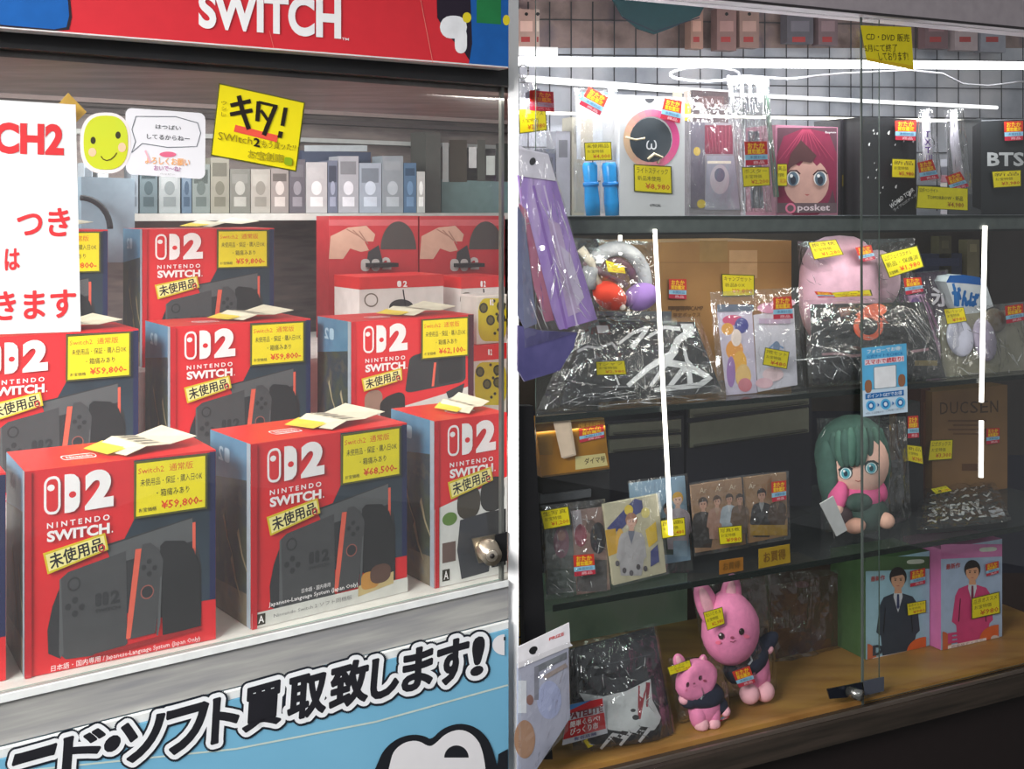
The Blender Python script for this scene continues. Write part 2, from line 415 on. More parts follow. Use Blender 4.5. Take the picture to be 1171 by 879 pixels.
# ================================================================ LEFT: counter showcase
SHZ = 1.053                        # level of its display shelf
LF = LS.plane(-.004)
XR = 581.5                         # the case stops at the white partition
def Lbox(mb, s0, s1, z0, z1, m, x1=XR, x0=-160):
    """a beam running along the counter from depth s0 to s1"""
    def pt(x, s): p = LS.plane(s).w(x, HY); return Vector((p.x, p.y, 0))
    a, b = pt(x0, s0), pt(x1, s0); bb = pt(x1, s1)
    if x0 < -100: c = a + LS.nb * (s1 - s0)
    else: c = pt(x0, s1)
    f = [Vector((p.x, p.y, z)) for p, z in ((a, z0), (b, z0), (b, z1), (a, z1))]
    k = [Vector((p.x, p.y, z)) for p, z in ((c, z0), (bb, z0), (bb, z1), (c, z1))]
    mb.prism(f, k, m)
T = Thing('display_counter', 'long glass showcase counter with black top rail and grey metal sill holding red boxes', 'display case')
ALU = ramp_mat('brushed_sill', [(.3, (140, 140, 142)), (.55, (160, 159, 156)), (.75, (178, 177, 172))], 9, .38, (1, 1, 14))
LIPW = M(226, 228, 226, .35)
k = T.kid('shelf'); Lbox(k, -.002, .16, SHZ - .02, SHZ, M(226, 224, 216, .35))
STEP = M(214, 212, 208, .5)
k = T.kid('display_step'); Lbox(k, .2, .448, SHZ - .02, SHZ + .098, STEP)
k = T.kid('display_step'); Lbox(k, .452, .80, SHZ - .02, SHZ + .222, STEP)
k = T.kid('sill'); Lbox(k, -.014, -.0025, SHZ - .043, SHZ + .001, ALU); e = k.kid('sill_lip'); Lbox(e, -.017, -.0145, SHZ - .003, SHZ + .004, LIPW)
k = T.kid('lower_trim'); Lbox(k, -.020, -.0145, SHZ - .052, SHZ - .044, LIPW)
k = T.kid('top_rail'); Lbox(k, -.02, .05, 1.648, 1.676, M(36, 36, 38, .45)); 
e = k.kid('rail_underside'); Lbox(e, .0, .35, 1.642, 1.648, ramp_mat('rail_under', [(.3, (70, 62, 62)), (.5, (96, 84, 80)), (.62, (112, 104, 100)), (.75, (84, 72, 76))], 10, .45, (1, 3, 1)))
k = T.kid('glass_pane')
q = [LF.w(-160, 0), LF.w(572, 0), LF.w(572, 0), LF.w(-160, 0)]
def zat(p, z): return Vector((p.x, p.y, z))
gp = [zat(q[0], SHZ + .002), zat(q[1], SHZ + .002), zat(q[1], 1.648), zat(q[0], 1.648)]
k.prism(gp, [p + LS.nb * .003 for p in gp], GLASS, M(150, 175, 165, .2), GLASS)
k = T.kid('glass_edge_strip'); LFe = LS.plane(-.007)
a = LFe.w(573.5, 400); b = LFe.w(576.5, 400); k.prism([zat(a, SHZ), zat(b, SHZ), zat(b, 1.648), zat(a, 1.648)], [zat(a, SHZ) + LS.nb * .006, zat(b, SHZ) + LS.nb * .006, zat(b, 1.648) + LS.nb * .006, zat(a, 1.648) + LS.nb * .006], M(120, 122, 118, .3, .05, .6))
k = T.kid('base_panel'); Lbox(k, -.012, .8, .1, SHZ - .044, M(120, 150, 165))
# back of the case: brown-grey panel, bars painted as reflected shop lines, and a shelf of goods
LB = LS.plane(.86)
k = T.kid('back_panel'); Lbox(k, .9, .93, 1.0, 1.9, ramp_mat('back_board', [(.3, (104, 92, 92)), (.5, (122, 112, 110)), (.7, (138, 126, 120))], 14, .5, (1, 1, 6)))
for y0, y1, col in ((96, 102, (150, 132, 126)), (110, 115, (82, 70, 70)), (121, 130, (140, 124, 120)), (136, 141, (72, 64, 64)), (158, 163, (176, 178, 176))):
    k = T.kid('reflected_bar'); LR = LS.plane(.885)  # bars coloured as the lines of a blurred reflection
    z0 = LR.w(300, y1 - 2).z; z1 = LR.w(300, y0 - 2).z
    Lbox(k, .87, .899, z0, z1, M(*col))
zs = LS.plane(.73).w(300, 244).z
k = T.kid('back_shelf'); Lbox(k, .722, .899, zs - .012, zs, M(188, 190, 186, .4))
k = T.kid('back_post'); P = LS.plane(.80); k.slab(P, [(487, 150), (504, 152), (504, 250), (487, 250)], .06, M(78, 78, 74))
# teal cupboards at the far right of the back
k = T.kid('back_cupboard'); P = LS.plane(.84); k.slab(P, [(505, 205), (582, 208), (582, 262), (505, 262)], .05, M(112, 136, 136)); sh = k.sheet(P.w)
sh.rect(506, 163, 513, 208, M(200, 205, 205)); sh.rect(536, 168, 545, 192, M(215, 215, 215)); sh.rect(556, 178, 566, 200, M(205, 210, 205)); sh.rect(514, 160, 534, 208, M(74, 66, 56)); sh.rect(546, 160, 555, 207, M(84, 84, 78)); sh.rect(567, 164, 582, 207, M(60, 62, 58))
T.done()
# goods on the back shelf: pale boxed games standing in a row
cols = [(96, 106, (150, 160, 170)), (112, 124, (170, 176, 180)), (150, 158, (130, 140, 150)), (160, 180, (96, 112, 118)), (182, 206, (150, 158, 160)), (208, 219, (90, 110, 130)), (220, 240, (120, 130, 128)), (241, 262, (140, 138, 126)), (263, 286, (118, 118, 112)), (287, 309, (168, 164, 156)), (310, 330, (150, 142, 138)), (331, 349, (96, 92, 100)), (350, 374, (190, 188, 190)), (375, 386, (112, 118, 138)), (387, 410, (178, 180, 188)), (411, 436, (170, 182, 196)), (437, 461, (150, 160, 168)), (462, 476, (84, 118, 152)), (477, 486, (200, 206, 204))]
nm = 0
P = LS.plane(.745)
words_c = ['grey', 'pale grey', 'slate', 'dark teal', 'silver grey', 'steel blue', 'greenish grey', 'sand grey', 'olive grey', 'cream', 'dusty pink', 'dark plum', 'white', 'indigo', 'bluish white', 'pale blue', 'grey blue', 'bright blue', 'narrow white']
for (x0, x1, c) in cols:
    t = Thing('game_case', words_c[nm] + ' game case, number %s from the left on the back shelf' % ['one', 'two', 'three', 'four', 'five', 'six', 'seven', 'eight', 'nine', 'ten', 'eleven', 'twelve', 'thirteen', 'fourteen', 'fifteen', 'sixteen', 'seventeen', 'eighteen', 'nineteen'][nm], 'game case', 'game cases on the back shelf of the counter')
    top = 190 + random.uniform(-14, 16); b = 247
    y0 = zs; a = P.w(x0, top); bb = P.w(x1, top)
    f = [zat(a, zs + .0005), zat(bb, zs + .0005), zat(bb, bb.z), zat(a, a.z)]
    t.prism(f, [p + LS.nb * .04 for p in f], M(*[int(v * .9) for v in c], .35)); sh = t.sheet(P.w)
    d2, d3 = random.choice((-34, -22, 24)), random.choice((-44, 22, 34)); c2 = tuple(max(20, .8 * v + d2) for v in c); c3 = tuple(min(240, max(20, v + d3)) for v in c)
    w = x1 - x0; sh.rect(x0 + w * .1, top + 6, x1 - w * .12, top + 6 + random.uniform(8, 22), M(*[int(v) for v in c2])); sh.rect(x0 + w * .2, 225, x1 - w * .2, 236, M(*[int(v) for v in c3])); sh.ell((x0 + x1) / 2, 215, w * .25, 8, M(*[int(v) for v in c3]))
    t.done(); nm += 1
t = Thing('storage_case', 'dark blue flat case lying high across the back', 'case'); P2 = LS.plane(.80)
t.slab(P2, [(345, 172), (424, 174), (424, 192), (345, 190)], .05, M(62, 70, 92)); sh = t.sheet(P2.w); sh.rect(348, 166, 420, 173, M(170, 176, 180)); t.done()
t = Thing('headphones', 'black headband arching beside the white poster on a blue stand', 'headphones'); P2 = LS.plane(.665)
k = t.kid('stand'); k.slab(P2, [(93, 202), (154, 204), (154, 300), (93, 300)], .02, M(132, 152, 166))
k = t.kid('headband'); pts = [P2.w(92 + 34 * math.sin(a), 262 - 36 * math.cos(a), .02) for a in [i * .13 for i in range(0, 13)]]; k.tube(pts, .0045, M(44, 44, 48, .4)); 
t.done()

# ---------------------------------------------------------------- the red console boxes
BW, BH, BD = .197, .197, .105
def n5(x, y):
    u = (x - 80) / 755.0; t = 240 - 100 * u; b = 1034 - 152 * u
    return (u, (y - t) / (b - t))
def N(pts): return [n5(*p) for p in pts]
BOXRED = M(214, 40, 46, .38, .03); BOXTOP = M(216, 44, 42, .38, .03); WPRINT = M(240, 236, 236, .4, .02)
CONS = M(70, 71, 73, .45, .06); CONS2 = M(50, 51, 54, .45, .06); CONS3 = M(88, 90, 92, .45, .05); ORANGE = M(222, 98, 78, .45)
TEAL = ramp_mat('print_teal', [(.3, (40, 52, 62)), (.6, (52, 66, 78)), (.8, (44, 50, 84))], 12, .4)
SIDEART = ramp_mat('print_jungle', [(.25, (34, 38, 34)), (.42, (62, 70, 56)), (.55, (44, 56, 66)), (.7, (96, 92, 70)), (.85, (52, 56, 46))], 26, .35)
SIDESKY = ramp_mat('print_sky', [(.3, (66, 106, 136)), (.7, (98, 140, 166))], 16, .35)
SIDELOW = ramp_mat('print_shore', [(.3, (86, 78, 64)), (.6, (120, 112, 92)), (.8, (92, 104, 110))], 30, .35)
def logo(sh, f, red):
    """two-controller mark and the numeral, in the unit square through f"""
    sh.rrect([f(0, .02), f(.235, 0), f(.235, 1), f(0, .98)], (.42, .22), WPRINT); sh.rrect([f(.035, .09), f(.2, .075), f(.2, .925), f(.035, .91)], (.36, .18), red)
    c = f(.1, .3); e = f(.1 + .052, .3); g = f(.1, .3 + .085); sh.ell(c[0], c[1], abs(e[0] - c[0]), abs(g[1] - c[1]), WPRINT, 16)
    sh.poly([f(.29, 0), f(.36, 0), f(.43, .02), f(.49, .12), f(.51, .25), f(.51, .75), f(.49, .88), f(.43, .98), f(.36, 1), f(.29, 1)], WPRINT)
    c = f(.405, .54); sh.ell(c[0], c[1], abs(e[0] - f(.1, .3)[0]), abs(g[1] - f(.1, .3)[1]), red, 16)
    sh.text('2', [f(.58, -.02), f(1, -.04), f(1, .98), f(.58, 1)], WPRINT, bold=.06, res=5)
def words(sh, f0, us=1.0):
    X = lambda x: x * us
    sh.text('N I N T E N D O', [(X(.105), .262), (X(.42), .26), (X(.42), .288), (X(.105), .29)], WPRINT, bold=.022, res=3)
    sh.text('SWITCH', [(X(.105), .302), (X(.42), .302), (X(.42), .356), (X(.105), .356)], WPRINT, bold=.04, res=4)
    sh.text('.', [(X(.43), .345), (X(.437), .345), (X(.437), .354), (X(.43), .354)], WPRINT)
def console_art(sh):
    sh.poly(N([(495, 420), (495, 190), (834, 150), (834, 725), (300, 812)]), TEAL)
    sh.poly(N([(808, 150), (834, 147), (834, 725), (808, 728)]), M(34, 40, 78, .4))
    sh.poly(N([(380, 520), (738, 405), (752, 760), (500, 830)]), CONS2)                       # tablet behind
    sh.poly(N([(392, 524), (735, 410), (735, 500), (400, 600)]), CONS3)
    sh.poly(N([(735, 428), (748, 425), (748, 742), (735, 745)]), ORANGE)
    sh.poly(N([(748, 520), (762, 540), (772, 600), (772, 800), (748, 830)]), CONS2)
    sh.poly(N([(205, 690), (180, 760), (162, 850), (165, 940), (210, 960)]), CONS2)            # dock flank
    sh.poly(N([(207, 655), (240, 625), (463, 542), (468, 900), (440, 935), (230, 962), (205, 940)]), CONS)
    sh.poly(N([(207, 655), (213, 650), (222, 940), (210, 955), (205, 940)]), CONS3)
    c = n5(262, 672); sh.ell(c[0], c[1], .034, .036, CONS2); sh.ell(c[0], c[1], .024, .026, CONS)
    for dx, dy in ((0, -26), (-26, 0), (26, 0), (0, 26)):
        c = n5(265 + dx, 760 + dy); sh.ell(c[0], c[1], .016, .017, CONS2, 14)
    f = lambda a, b: n5(342 + 96 * a, 708 - 18 * a + 52 * b); 
    sh.rrect([f(0, 0), f(.25, 0), f(.25, 1), f(0, 1)], (.4, .2), CONS2); sh.rrect([f(.3, 0), f(.52, 0), f(.52, 1), f(.3, 1)], (.4, .2), CONS2); sh.text('2', [f(.62, 0), f(1, 0), f(1, 1), f(.62, 1)], CONS2, bold=.05)
    sh.text('SWITCH', [f(0, 1.2), f(1, 1.2), f(1, 1.45), f(0, 1.45)], CONS2, bold=.02)
    sh.poly(N([(600, 520), (620, 500), (700, 498), (738, 530), (765, 600), (770, 830), (610, 872)]), M(40, 41, 43, .45))   # right grip
    sh.poly(N([(528, 515), (560, 508), (592, 530), (612, 575), (608, 640), (580, 860), (475, 885)]), CONS)  # upright controller
    sh.poly(N([(500, 535), (524, 532), (492, 790), (480, 880), (462, 884), (470, 790)]), ORANGE)
    c = n5(547, 700); sh.ell(c[0], c[1], .036, .036, M(150, 88, 80, .45)); sh.ell(c[0], c[1], .03, .03, CONS2)
    for dx, dy in ((0, -24), (-22, 0), (22, 0), (0, 24)):
        c = n5(555 + dx, 605 + dy); sh.ell(c[0], c[1], .014, .014, CONS2, 12)
    sh.poly(N([(600, 640), (606, 640), (600, 820), (590, 870), (584, 868)]), CONS3)
    sh.poly(N([(340, 940), (600, 870), (770, 832), (770, 845), (470, 925), (300, 965)]), M(150, 30, 34, .4))
def side_art(sh):
    sh.poly([(0, 0), (1, 0), (1, .26), (0, .20)], SIDESKY); sh.poly([(0, .2), (1, .26), (1, .84), (0, .84)], SIDEART); sh.poly([(0, .82), (1, .84), (1, 1), (0, 1)], SIDELOW)
    sh.poly([(0, 0), (.09, 0), (.09, 1), (0, 1)], M(150, 160, 170, .35)); sh.rrect([(.5, .07), (.63, .07), (.63, .15), (.5, .15)], (.3, .2), M(150, 178, 196)); sh.text('2', [(.66, .07), (.48 + .3, .07), (.78, .15), (.66, .15)][0:4], M(160, 186, 202), bold=.03)
    for a, b, w in ((.3, .5, .05), (.65, .45, .04), (.45, .66, .06)):
        sh.stroke([(a, b), (a - .1, b + .12), (a - .22, b + .2)], (w, .01), M(150, 140, 110), .05)
def switch_box(name, label, kind='plain', w=BW, group='red console boxes in the glass counter', price='¥59,800-', lift=0.0, card=True):
    us = BW / w
    T = Thing(name, label, 'console box', group, loc=(0, 0, 0))
    k = T.kid('carton')
    V = Vector; b = .0025
    k.prism([V((0, 0, 0)), V((w, 0, 0)), V((w, 0, BH)), V((0, 0, BH))], [V((0, BD, 0)), V((w, BD, 0)), V((w, BD, BH)), V((0, BD, BH))], BOXRED, BOXTOP)
    ff = lambda x, y, h: V((x * w, -h, (1 - y) * BH)); ft = lambda x, y, h: V((x * w, (1 - y) * BD, BH + h)); fl = lambda x, y, h: V((-h, x * BD, (1 - y) * BH))
    sh = k.sheet(ff)
    LG = lambda a, c: ((.09 + .35 * a) * us, .035 + .19 * c)
    if kind == 'plain':
        console_art(sh)
        sh.text('日本語・国内専用 / Japanese-Language System (Japan Only)', [n5(175, 985), n5(765, 865), n5(765, 892), n5(175, 1012)], WPRINT, bold=.012, res=1)
    elif kind == 'strip':            # box with a white footer
        console_art(sh); sh.poly([(0, .915), (1, .915), (1, 1), (0, 1)], M(206, 206, 200))
        sh.text('日本語・国内専用', [(.3, .84), (.48, .84), (.48, .865), (.3, .865)], WPRINT, bold=.01, res=1)
        sh.text('Japanese-Language System (Japan Only)', [(.1, .875), (.66, .875), (.66, .905), (.1, .905)], WPRINT, bold=.01, res=1)
        sh.text('Nintendo Switch 2 ソフト同梱版', [(.13, .94), (.62, .94), (.62, .965), (.13, .965)], M(110, 110, 110), bold=.0, res=1)
        sh.poly([(.03, .925), (.08, .925), (.08, .985), (.03, .985)], INK); sh.text('A', [(.038, .935), (.072, .935), (.072, .975), (.038, .975)], WPRINT)
        sh.poly([(.66, .9), (.9, .86), (.9, .93), (.66, .96)], M(190, 170, 120)); sh.rrect([(.68, .83), (.8, .83), (.8, .93), (.68, .93)], (.3, .3), M(186, 132, 60)); sh.rrect([(.74, .80), (.88, .80), (.88, .91), (.74, .91)], (.4, .4), M(90, 64, 54))
    elif kind == 'bundle':            # white lower half with a plain dark picture
        sh.poly([(0, .53), (1, .40), (1, 1), (0, 1)], M(214, 214, 210))
        sh.rrect([(.3, .44), (.62, .42), (.62, .62), (.3, .62)], (.4, .4), M(66, 60, 50)); sh.rrect([(.62, .40), (.96, .38), (.96, .6), (.62, .6)], (.4, .4), M(40, 38, 36))
        sh.poly([(.34, .62), (.7, .6), (.78, .8), (.74, .97), (.36, .98), (.3, .8)], M(58, 60, 66)); sh.poly([(.7, .6), (.98, .6), (.98, .95), (.78, .95)], M(46, 46, 48))
        sh.ell(.2, .6, .1, .04, M(96, 130, 60)); sh.rect(.1, .74, .28, .86, M(104, 84, 78)); sh.rect(.1, .9, .2, .97, INK); sh.text('A', [(.12, .91), (.18, .91), (.18, .96), (.12, .96)], WPRINT)
    elif kind == 'panel':             # picture in a frame at the right, red foot, white strip
        sh.rrect([(.46, .27), (.93, .19), (.93, .49), (.42, .53)], (.12, .1), CONS2); sh.poly([(.66, .33), (.68, .33), (.66, .5), (.64, .5)], ORANGE); sh.rrect([(.7, .3), (.9, .27), (.9, .47), (.7, .49)], (.2, .1), M(38, 38, 40))
        sh.poly([(0, .68), (.4, .62), (1, .52), (1, 1), (0, 1)], M(206, 206, 202)); sh.poly([(.95, 0), (1, 0), (1, 1), (.95, 1)], M(70, 24, 40))
        sh.rrect([(.1, .49), (.24, .48), (.24, .66), (.1, .66)], (.4, .3), M(150, 120, 104)); sh.rrect([(.22, .55), (.42, .5), (.42, .7), (.22, .7)], (.4, .3), M(44, 42, 42)); sh.poly([(.76, .55), (.92, .5), (.9, .57), (.78, .6)], M(50, 50, 54))
    logo(sh, LG, BOXRED); words(sh, LG, us)
    sh.poly([(.0, 0), (.03 * us, 0), (.03 * us, 1), (0, 1)], M(188, 30, 40, .38))            # folded edge seen as a darker red print strip
    side_art(k.sheet(fl)); st = k.sheet(ft)
    st.rrect([(.22 * us, .5), (.40 * us, .5), (.40 * us, .72), (.22 * us, .72)], (.1, .45), WPRINT); st.rrect([(.225 * us, .53), (.395 * us, .53), (.395 * us, .69), (.225 * us, .69)], (.1, .45), BOXTOP); st.text('Nintendo', [(.245 * us, .56), (.38 * us, .56), (.38 * us, .66), (.245 * us, .66)], WPRINT, bold=.02, res=2)
    if card:
        k = T.kid('price_card', 'yellow handwritten price card')
        q = [(.548, .012), (.945, .012), (.945, .30), (.545, .30)]
        price_card(k, ff, q, [('Switch2  通常版', .05, .8, REDINK), ('未使用品・保証・購入日OK', .08, .93, INK), ('・箱痛みあり', .3, .75, INK)], price, h0=.0036, t=.0010)
    k = T.kid('condition_sticker', 'small yellow sticker lettered in black')
    q = [(.085, .405), (.395, .35), (.412, .435), (.107, .51)]
    if kind == 'panel': q = [(.07, .395), (.385, .345), (.39, .43), (.09, .485)]
    q = [(x * (us if kind == 'bundle' else 1), y - (.03 if kind == 'bundle' else 0)) for x, y in q]
    k.prism([ff(x, y, .0034) for x, y in q], [ff(x, y, .0028) for x, y in q], M(214, 190, 30)); s2 = k.sheet(ff, .00345); s2.poly(sub(q, .03, .1, .97, .9), M(238, 228, 150)); s2.text('未使用品', sub(q, .07, .14, .93, .86), BLACK, bold=.03, res=2)
    s2.ring(*Q(q, .9, .78), .018 * us, .02, .008, M(200, 50, 50), 14)
    k = T.kid('receipt', 'folded white receipt taped to the box top')
    g = []
    fr = lambda x, y, h: ft(x, y, h)
    for (a, c, h) in ((.40, .42, .003), (.52, .34, .012), (.66, .28, .009), (.82, .22, .016)): g.append((a, c, h))
    va = []
    for (a, c, h) in g: va += [fr(a, c, h), fr(a + .12, c + .5, h * .6 + .001)]
    k.add(va, [[2 * i, 2 * i + 1, 2 * i + 3, 2 * i + 2] for i in range(3)], M(216, 208, 186, .55))
    k.add([p + V((0, 0, -.0004)) for p in va], [[2 * i, 2 * i + 2, 2 * i + 3, 2 * i + 1] for i in range(3)], M(216, 208, 186, .55))
    k.add([fr(.36, .4, .0035), fr(.47, .34, .0085), fr(.56, .72, .006), fr(.44, .78, .003)], [[0, 1, 2, 3]], M(226, 198, 70, .4))
    sk = k.sheet(lambda x, y, h: fr(.52 + .14 * x + .12 * y, .34 - .06 * x + .5 * y, .012 - .003 * x - .0045 * y + h * 2), .0006)
    for i in range(4): sk.poly([(.1, .15 + i * .2), (.85, .15 + i * .2), (.85, .22 + i * .2), (.1, .22 + i * .2)], M(150, 144, 132))
    return T.done()
def put(o, x, y, z, ang, label=None):
    o.location = (x, y, z); o.rotation_euler = (0, 0, ang)
    if label: o['label'] = label
    return o
A35 = math.radians(34.9)
proto = switch_box('console_box', 'red console box at the front left corner, price card reading 59,800')
SHF = SHZ + .0006
put(proto, -.4645, 1.084, SHF, math.radians(32.6))
b2 = switch_box('console_box', 'red console box with a white footer strip, second in the front row', 'strip', price='¥68,500-')
put(b2, -.278, 1.2106, SHF, math.radians(38.2))
b3 = switch_box('console_box', 'narrow red and white console box behind the silver lock, end of the front row', 'bundle', w=.104, card=False)
put(b3, -.0915, 1.342, SHF, math.radians(34.9))
s2 = SHZ + .098 + .0005; s3 = SHZ + .222 + .0005
put(copy_tree(proto), -.4425, 1.473, s2, A35, 'red console box in the middle of the second row, behind the front boxes')
put(copy_tree(proto), -.4425 - .8203 * .238, 1.473 - .5719 * .238, s2, A35, 'red console box in the second row below the white poster')
bC = switch_box('console_box', 'red console box with framed console picture at the right of the second row', 'panel', price='¥62,100-')
put(bC, -.2175, 1.539, s2, A35)
put(copy_tree(proto), -.5268, 1.62, s3, math.radians(33), 'red console box alone in the middle of the top row')
put(copy_tree(proto), -.5268 - .8203 * .245 , 1.62 - .5719 * .245, s3, A35, 'red console box in the top row half hidden behind the white poster')
put(copy_tree(proto), -.4645 - .86 * .212, 1.084 - .52 * .212, SHF, math.radians(32.6), 'red console box sliver at the very left end of the front row')

proto.scale = (.94, 1, 1)
# boxed accessories at the back right: a red box with a hand picture, red-lidded white boxes, yellow gamepad boxes
def hand_box(label, x0, x1, clip=None):
    T = Thing('accessory_box', label, 'accessory box', 'red accessory boxes printed with a hand'); P = LS.plane(.66)
    k = T.kid('carton'); zt = P.w(x0, 247).z; zb = s3
    a, b = P.w(x0, 300), P.w(x1, 300)
    f = [zat(a, zb), zat(b, zb), zat(b, zt), zat(a, zt)]; k.prism(f, [p + LS.nb * .05 for p in f], M(176, 48, 54, .4)); sh = k.sheet(P.w); w = x1 - x0
    X = lambda u: min(x0 + w * u, x1)
    sh.rect(x0, 251, x1, 258, M(190, 92, 96)); 
    hk = M(196, 160, 140)
    sh.poly([(X(-.0), 296), (X(.02), 270), (X(.22), 260), (X(.42), 258), (X(.52), 268), (X(.5), 276), (X(.40), 276), (X(.45), 286), (X(.36), 288), (X(.24), 284), (X(.16), 296)], hk)
    for i in range(3): sh.stroke([(X(.2 + .07 * i), 262 + i), (X(.36 + .04 * i), 271 + 4 * i)], 1.2, M(150, 112, 96))
    sh.ell(X(.78), 285, w * .2, 32, M(70, 66, 64), a0=180, a1=360); sh.poly([(X(.42), 306), (X(.44), 288), (X(.56), 280), (X(.62), 306)], M(58, 56, 58))
    sh.text('2', [(X(.6), 294), (X(.7), 294), (X(.7), 308), (X(.6), 308)], M(190, 186, 184), bold=.05); sh.rrect([(X(.36), 296), (X(.46), 296), (X(.46), 310), (X(.36), 310)], (.4, .3), M(180, 176, 174)); sh.rrect([(X(.48), 296), (X(.57), 296), (X(.57), 310), (X(.48), 310)], (.4, .3), M(180, 176, 174))
    k = T.kid('hanger'); k.box(P.w(X(.5), 306, .03), P.u * .05, -P.n * .03, Vector((0, 0, .007)), M(26, 26, 28))
    T.done()
hand_box('red accessory box with a hand picture, farther from the white partition', 376, 478)
hand_box('red accessory box with a hand picture, nearer the white partition', 480, 577)
def lid_box(label, x0, x1, yt, ym, yb, dep, body, gam=False, t=.09, lidc=(206, 44, 44), z=None):
    T = Thing('accessory_box', label, 'accessory box', 'red and white accessory boxes'); P = LS.plane(dep)
    k = T.kid('carton'); zz = s3 if z is None else z; a, b = P.w(x0, 300), P.w(x1, 300); zt = P.w(x0, yt).z; zm = P.w(x0, ym).z
    f = [zat(a, zz), zat(b, zz), zat(b, zm), zat(a, zm)]; k.prism(f, [p + LS.nb * t for p in f], M(*body, .4)); sh = k.sheet(P.w)
    l = T.kid('lid'); f = [zat(a, zm), zat(b, zm), zat(b, zt), zat(a, zt)]; f = [p + P.n * .001 for p in f]; l.prism(f, [p + LS.nb * (t + .002) for p in f], M(*lidc, .4)); s2_ = l.sheet(P.w, .0016)
    w = x1 - x0
    s2_.text('2', [(x0 + w * .52, yt + 4), (x0 + w * .57, yt + 4), (x0 + w * .57, yt + 11), (x0 + w * .52, yt + 11)], WPRINT, bold=.04); s2_.rrect([(x0 + w * .45, yt + 4), (x0 + w * .5, yt + 4), (x0 + w * .5, yt + 11), (x0 + w * .45, yt + 11)], (.4, .3), WPRINT)
    if not gam:
        sh.ring(x0 + w * .14, ym + 12, 8, 8, 1.5, M(120, 112, 100)); sh.ell(x0 + w * .5, ym + 20, 14, 9, M(52, 48, 48)); sh.stroke([(x0 + w * .52, ym), (x0 + w * .55, ym + 20)], 1.4, BLACK)
    else:
        gy = M(190, 176, 24); gk = M(50, 46, 20)
        sh.rrect(R4(x0 + 2, ym + 1, x1, ym + 50), (.25, .3), gy)
        for dx, dy in ((8, 12), (16, 26), (28, 10), (28, 24)): sh.ell(x0 + dx, ym + dy, 5, 6, gk); sh.ell(x0 + dx, ym + dy, 3, 4, M(90, 84, 40))
        for i in range(8): sh.ell(x0 + 20 + (i * 7) % 16, ym + 4 + (i * 11) % 40, 1.6, 1.8, gk)
    T.done(); return zt
lid_box('red and white accessory box behind the second row, nearer the middle', 411, 507, 317, 331, 400, .50, (222, 218, 214))
lid_box('red and white accessory box behind the yellow gamepad boxes', 527, 577, 317, 330, 400, .50, (222, 218, 214))
P = LS.plane(.30)
zlow = P.w(545, 413).z
zt = lid_box('lower of two stacked boxes picturing a yellow gamepad beside the partition', 541, 579, 395, 413, 470, .30, (206, 204, 196), True, .05, z=s2)
lid_box('upper of two stacked boxes picturing a yellow gamepad beside the partition', 545, 579, 338, 340, 390, .305, (206, 204, 196), True, .045, (226, 222, 216), z=zt + .0005)

# ---------------------------------------------------------------- papers and stickers on the counter glass
LG_ = LS.plane(-.0049)
t = Thing('poster', 'large white poster with red lettering stuck on the counter glass at the left', 'poster'); RI = M(214, 58, 62, .5, .02)
t.slab(LG_, [(-140, 106), (86.5, 119.5), (92.5, 379), (-140, 387)], .0006, M(226, 226, 226, .6, .01)); k = t.kid('lettering'); sh = k.sheet(LG_.w, .0003)
sh.text('SWITCH2', [(-105, 136), (73, 142), (73, 178), (-105, 172)], RI, bold=.045, res=4)
k = t.kid('lettering'); sh = k.sheet(LG_.w, .0003); sh.text('つき', [(20, 240), (79, 238), (79, 269), (20, 271)], RI, bold=.04, res=4)
k = t.kid('lettering'); sh = k.sheet(LG_.w, .0003); sh.text('は', [(6, 285), (22, 284), (22, 308), (6, 309)], RI, bold=.04, res=4); 
k = t.kid('lettering'); sh = k.sheet(LG_.w, .0003); sh.text('きます', [(-6, 334), (86, 331), (86, 362), (-6, 366)], RI, bold=.04, res=4)
t.done()
def sticker_shape(sh, cx, cy, rx, ry, m, ex=2.6, n=36, skew=0):
    pts = []
    for i in range(n):
        a = 6.28319 * i / n; ca, sa = math.cos(a), math.sin(a)
        pts.append((cx + rx * math.copysign(abs(ca) ** (2 / ex), ca) + skew * sa, cy + ry * math.copysign(abs(sa) ** (2 / ex), sa)))
    return pts
t = Thing('smiley_sticker', 'round yellow smiling sticker with pink cheeks beside the white poster', 'sticker')
pts = sticker_shape(None, 120.5, 163.5, 29, 35, None); t.slab(LG_, pts, .0006, M(234, 222, 220, .5, .01), h=.0006)
sh = t.kid('face').sheet(LG_.w, .0008); sh.poly(sticker_shape(sh, 121, 163, 25.5, 31, None), ramp_mat('sticker_yellow', [(.3, (206, 204, 40)), (.6, (198, 212, 60)), (.8, (216, 190, 40))], 12, .45))
sh.ell(106.5, 160.5, 3, 4.2, M(60, 58, 40)); sh.ell(135, 154.5, 3, 4.2, M(60, 58, 40)); sh.ell(105.5, 174, 4.5, 5, M(240, 196, 160)); sh.ell(139.5, 168.5, 4.5, 5.4, M(240, 196, 160))
sh.stroke([(115.5, 178.5), (118, 182), (122, 183.5), (127, 182), (131, 178.5), (133.5, 174.5)], 1.3, M(96, 84, 30), 1.5); t.done()
t = Thing('speech_sticker', 'white rounded sticker with a speech balloon beside the yellow smiley', 'sticker')
q = [(143.5, 123), (235, 129.5), (234.5, 205), (144, 199)]; sh0 = t.sheet(LG_.w, .0002); pts = []
for (a, b, c) in ((0, 0, 180), (1, 0, 270), (1, 1, 0), (0, 1, 90)):
    for i in range(5):
        an = math.radians(c + 22.5 * i); pts.append(Q(q, abs(a - .08) + .08 * math.cos(an), abs(b - .1) + .1 * math.sin(an)))
t.slab(LG_, pts, .0006, M(228, 226, 230, .5, .01), h=.0004); sh = t.kid('lettering').sheet(LG_.w, .0006)
